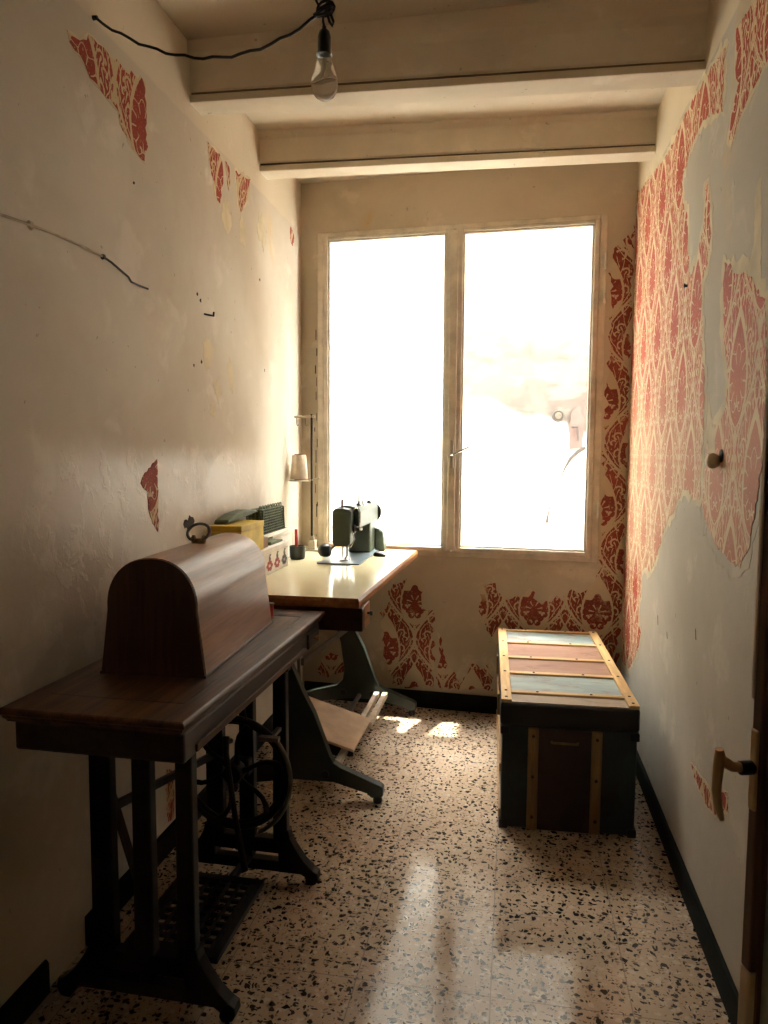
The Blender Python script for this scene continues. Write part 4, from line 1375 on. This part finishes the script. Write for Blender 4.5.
# ------------------------------------------------------------------ hanging bulb and its wire
LBX, LBY = -.450, 1.70
hb = thing('hanging_bulb', 'bare clear light bulb hanging from a knotted black cord below the ceiling beam', 'light bulb', (LBX, LBY, 2.1))
bz = 2.090
b = MB().lathe([(0, 0), (.012, .0015), (.022, .008), (.029, .020), (.0315, .034), (.030, .047), (.0255, .062), (.0205, .076), (.0165, .088), (.0145, .098)], (LBX, LBY, bz), 'z', 32)
b.build('bulb', 'bulb', hb, 0, True)
b = MB().lathe([(.0140, .098), (.0140, .106)], (LBX, LBY, bz), 'z', 20)
b.build('bulb_cap', 'brass', hb, 0, True)
MB().tube([(LBX, LBY, bz + .09), (LBX, LBY, bz + .062), (LBX - .002, LBY, bz + .05)], [.005, .004, .002], 8).build('filament_post', 'metal_white', hb, 0, True)
MB().tube([(LBX - .010, LBY, bz + .045), (LBX - .004, LBY, bz + .052), (LBX + .004, LBY, bz + .046), (LBX + .010, LBY, bz + .052)], .0006, 6).build('filament', 'iron_worn', hb, 0, True)
b = MB().lathe([(.0185, .099), (.0170, .104), (.0158, .108), (.0155, .138), (.0125, .150), (.006, .156), (.005, .162), (0, .162)], (LBX, LBY, bz), 'z', 20)
b.build('socket', 'bakelite', hb, 0, True)
kz = 2.282
R2 = random.Random(3)
b = MB().tube([(LBX, LBY, bz + .16), (LBX - .003, LBY, bz + .175), (LBX - .002, LBY, kz)], .003, 8)
b.tube([(LBX + .004, LBY, kz), (LBX + .008, LBY, kz + .04), (LBX + .014, LBY, 2.34), (LBX + .012, LBY, 2.406)], .003, 8)
b.tube([(LBX - .004, LBY, kz), (LBX - .020, LBY, kz + .03), (LBX - .026, LBY, 2.35), (LBX - .024, LBY, 2.406)], .003, 8)
b.build('cord', 'cord', hb, 0, True)
b = MB()
for k in range(4):
    ph = R2.uniform(0, 6)
    tl = R2.uniform(-.4, .4)
    b.tube([(LBX + .020 * math.cos(a + ph) * R2.uniform(.95, 1.05) + .002 * k - .003, LBY + .012 * math.sin(a + ph), kz + .010 * math.sin(a + ph + tl + k) + .003 * k) for a in [i * 2 * PI / 16 for i in range(16)]], .0032, 8, True)
b.tube([(LBX + .006, LBY, kz), (LBX + .012, LBY, kz - .02), (LBX + .020, LBY - .002, kz - .032), (LBX + .022, LBY - .002, kz - .022), (LBX + .014, LBY, kz - .002), (LBX + .018, LBY, kz + .018), (LBX + .010, LBY, kz + .022)], .0032, 8)
b.build('cord_knot', 'cord', hb, 0, True)
pts = []
A_, B_ = Vector((LBX - .01, LBY, kz)), Vector((XL + .004, 1.746, 2.354))
for i in range(25):
    t_ = i / 24
    p = A_.lerp(B_, t_)
    p.z -= .105 * 4 * t_ * (1 - t_) * (1 - .15 * t_)
    p.z += .003 * math.sin(i * 1.9)
    pts.append(p)
b = MB().tube(pts, .0034, 8)
b.build('supply_wire', 'cord', hb, 0, True)
MB().lathe([(0, 0), (.006, 0), (.005, .012), (0, .012)], (XL, 1.746, 2.354), 'x', 10).build('wire_staple', 'iron', hb, 0, True)

# ------------------------------------------------------------------ wire stub, hook, peg and nail on the walls
ww_ = thing('wall_wire', 'old electric wire running along the left wall, its bare black end bent loose', 'wire', (XL, 1.7, 1.75))
pts = [(XL + .004, y, z) for y, z in [(.9, 1.70), (1.2, 1.745), (1.38, 1.76), (1.442, 1.765), (1.538, 1.772), (1.663, 1.775), (1.759, 1.774)]]
MB().tube(pts, .0032, 8).build('painted_run', 'wire_pale', ww_, 0, True)
pts = [(XL + .004, 1.759, 1.774), (XL + .006, 1.797, 1.768), (XL + .009, 1.831, 1.758), (XL + .010, 1.871, 1.749), (XL + .010, 1.886, 1.739), (XL + .009, 1.935, 1.739), (XL + .006, 1.986, 1.742)]
MB().tube(pts, .003, 8).build('loose_end', 'cord', ww_, 0, True)
MB().lathe([(.007, 0), (.006, .008), (0, .009)], (XL, 1.759, 1.774), 'x', 10).build('wire_clip', 'iron', ww_, 0, True)
MB().lathe([(.011, 0), (.008, .006), (0, .007)], (XL, 1.475, 1.768), 'x', 10).build('wire_clip', 'wire_pale', ww_, 0, True)
o = MB().tube([(XL + .001, 2.385, 1.745), (XL + .020, 2.40, 1.742), (XL + .024, 2.412, 1.742), (XL + .024, 2.414, 1.756)], .003, 8).build('wall_hook', 'iron', None, 0, True)
tag(recenter(o), 'small bent iron hook in the left wall above the boxes', 'hook')
pg = thing('wall_peg', 'rounded wooden peg sticking out of the right wall, low on the faded damask', 'peg', (XR, 1.962, 1.24))
MB().lathe([(.010, 0), (.014, -.004), (.019, -.011), (.0205, -.018), (.018, -.026), (.011, -.032), (0, -.034)], (XR, 1.962, 1.257), 'x', 20).build('peg_knob', 'peg_wood', pg, 0, True)
MB().lathe([(.017, 0), (.016, -.002), (0, -.003)], (XR - .0016, 1.945, 1.270), 'x', 16).build('peg_dark_disc', 'dark_brown', pg, 0, True)  # flat dark disc on the wall next to the knob
nl = MB().lathe([(.009, -.008), (.006, -.010), (.004, -.004), (.004, 0)], (XR - .001, 2.40, 1.79), 'x', 10).build('wall_nail', 'iron', None, 0, True)
tag(recenter(nl), 'dark nail head in the torn red damask high on the right wall', 'nail')
# rough dark hole in the plaster behind the case
MB().prism(torn([(2.21, 1.02), (2.27, 1.015), (2.285, 1.04), (2.26, 1.055), (2.22, 1.05), (2.20, 1.035)], .006, .012, 44), fnL(.0008), 0, 1).build('plaster_hole', 'dark_brown', wl)
for k, (yy, zz) in enumerate([(2.335, 1.80), (2.36, 1.785), (2.30, 1.56), (2.36, 1.58), (3.0, 1.62), (1.93, 2.02), (2.95, 1.99)]):
    pl = [(yy + .009 * math.cos(a) * R.uniform(.3, 1.1), zz + .007 * math.sin(a) * R.uniform(.5, 1.2)) for a in [i * 2 * PI / 8 for i in range(8)]]
    MB().prism(pl, fnL(.0006), 0, 1).build('plaster_chip', 'dark_brown', wl)
for k, (yy, zz, ll) in enumerate([(2.66, .70, .030), (2.13, .78, .028), (2.50, .68, .02)]):
    MB().prism([(yy, zz), (yy + .006, zz + .002), (yy - .004, zz - ll), (yy - .010, zz - ll)], fnR(.0006), 0, 1).build('plaster_chip', 'dark_brown', wr)
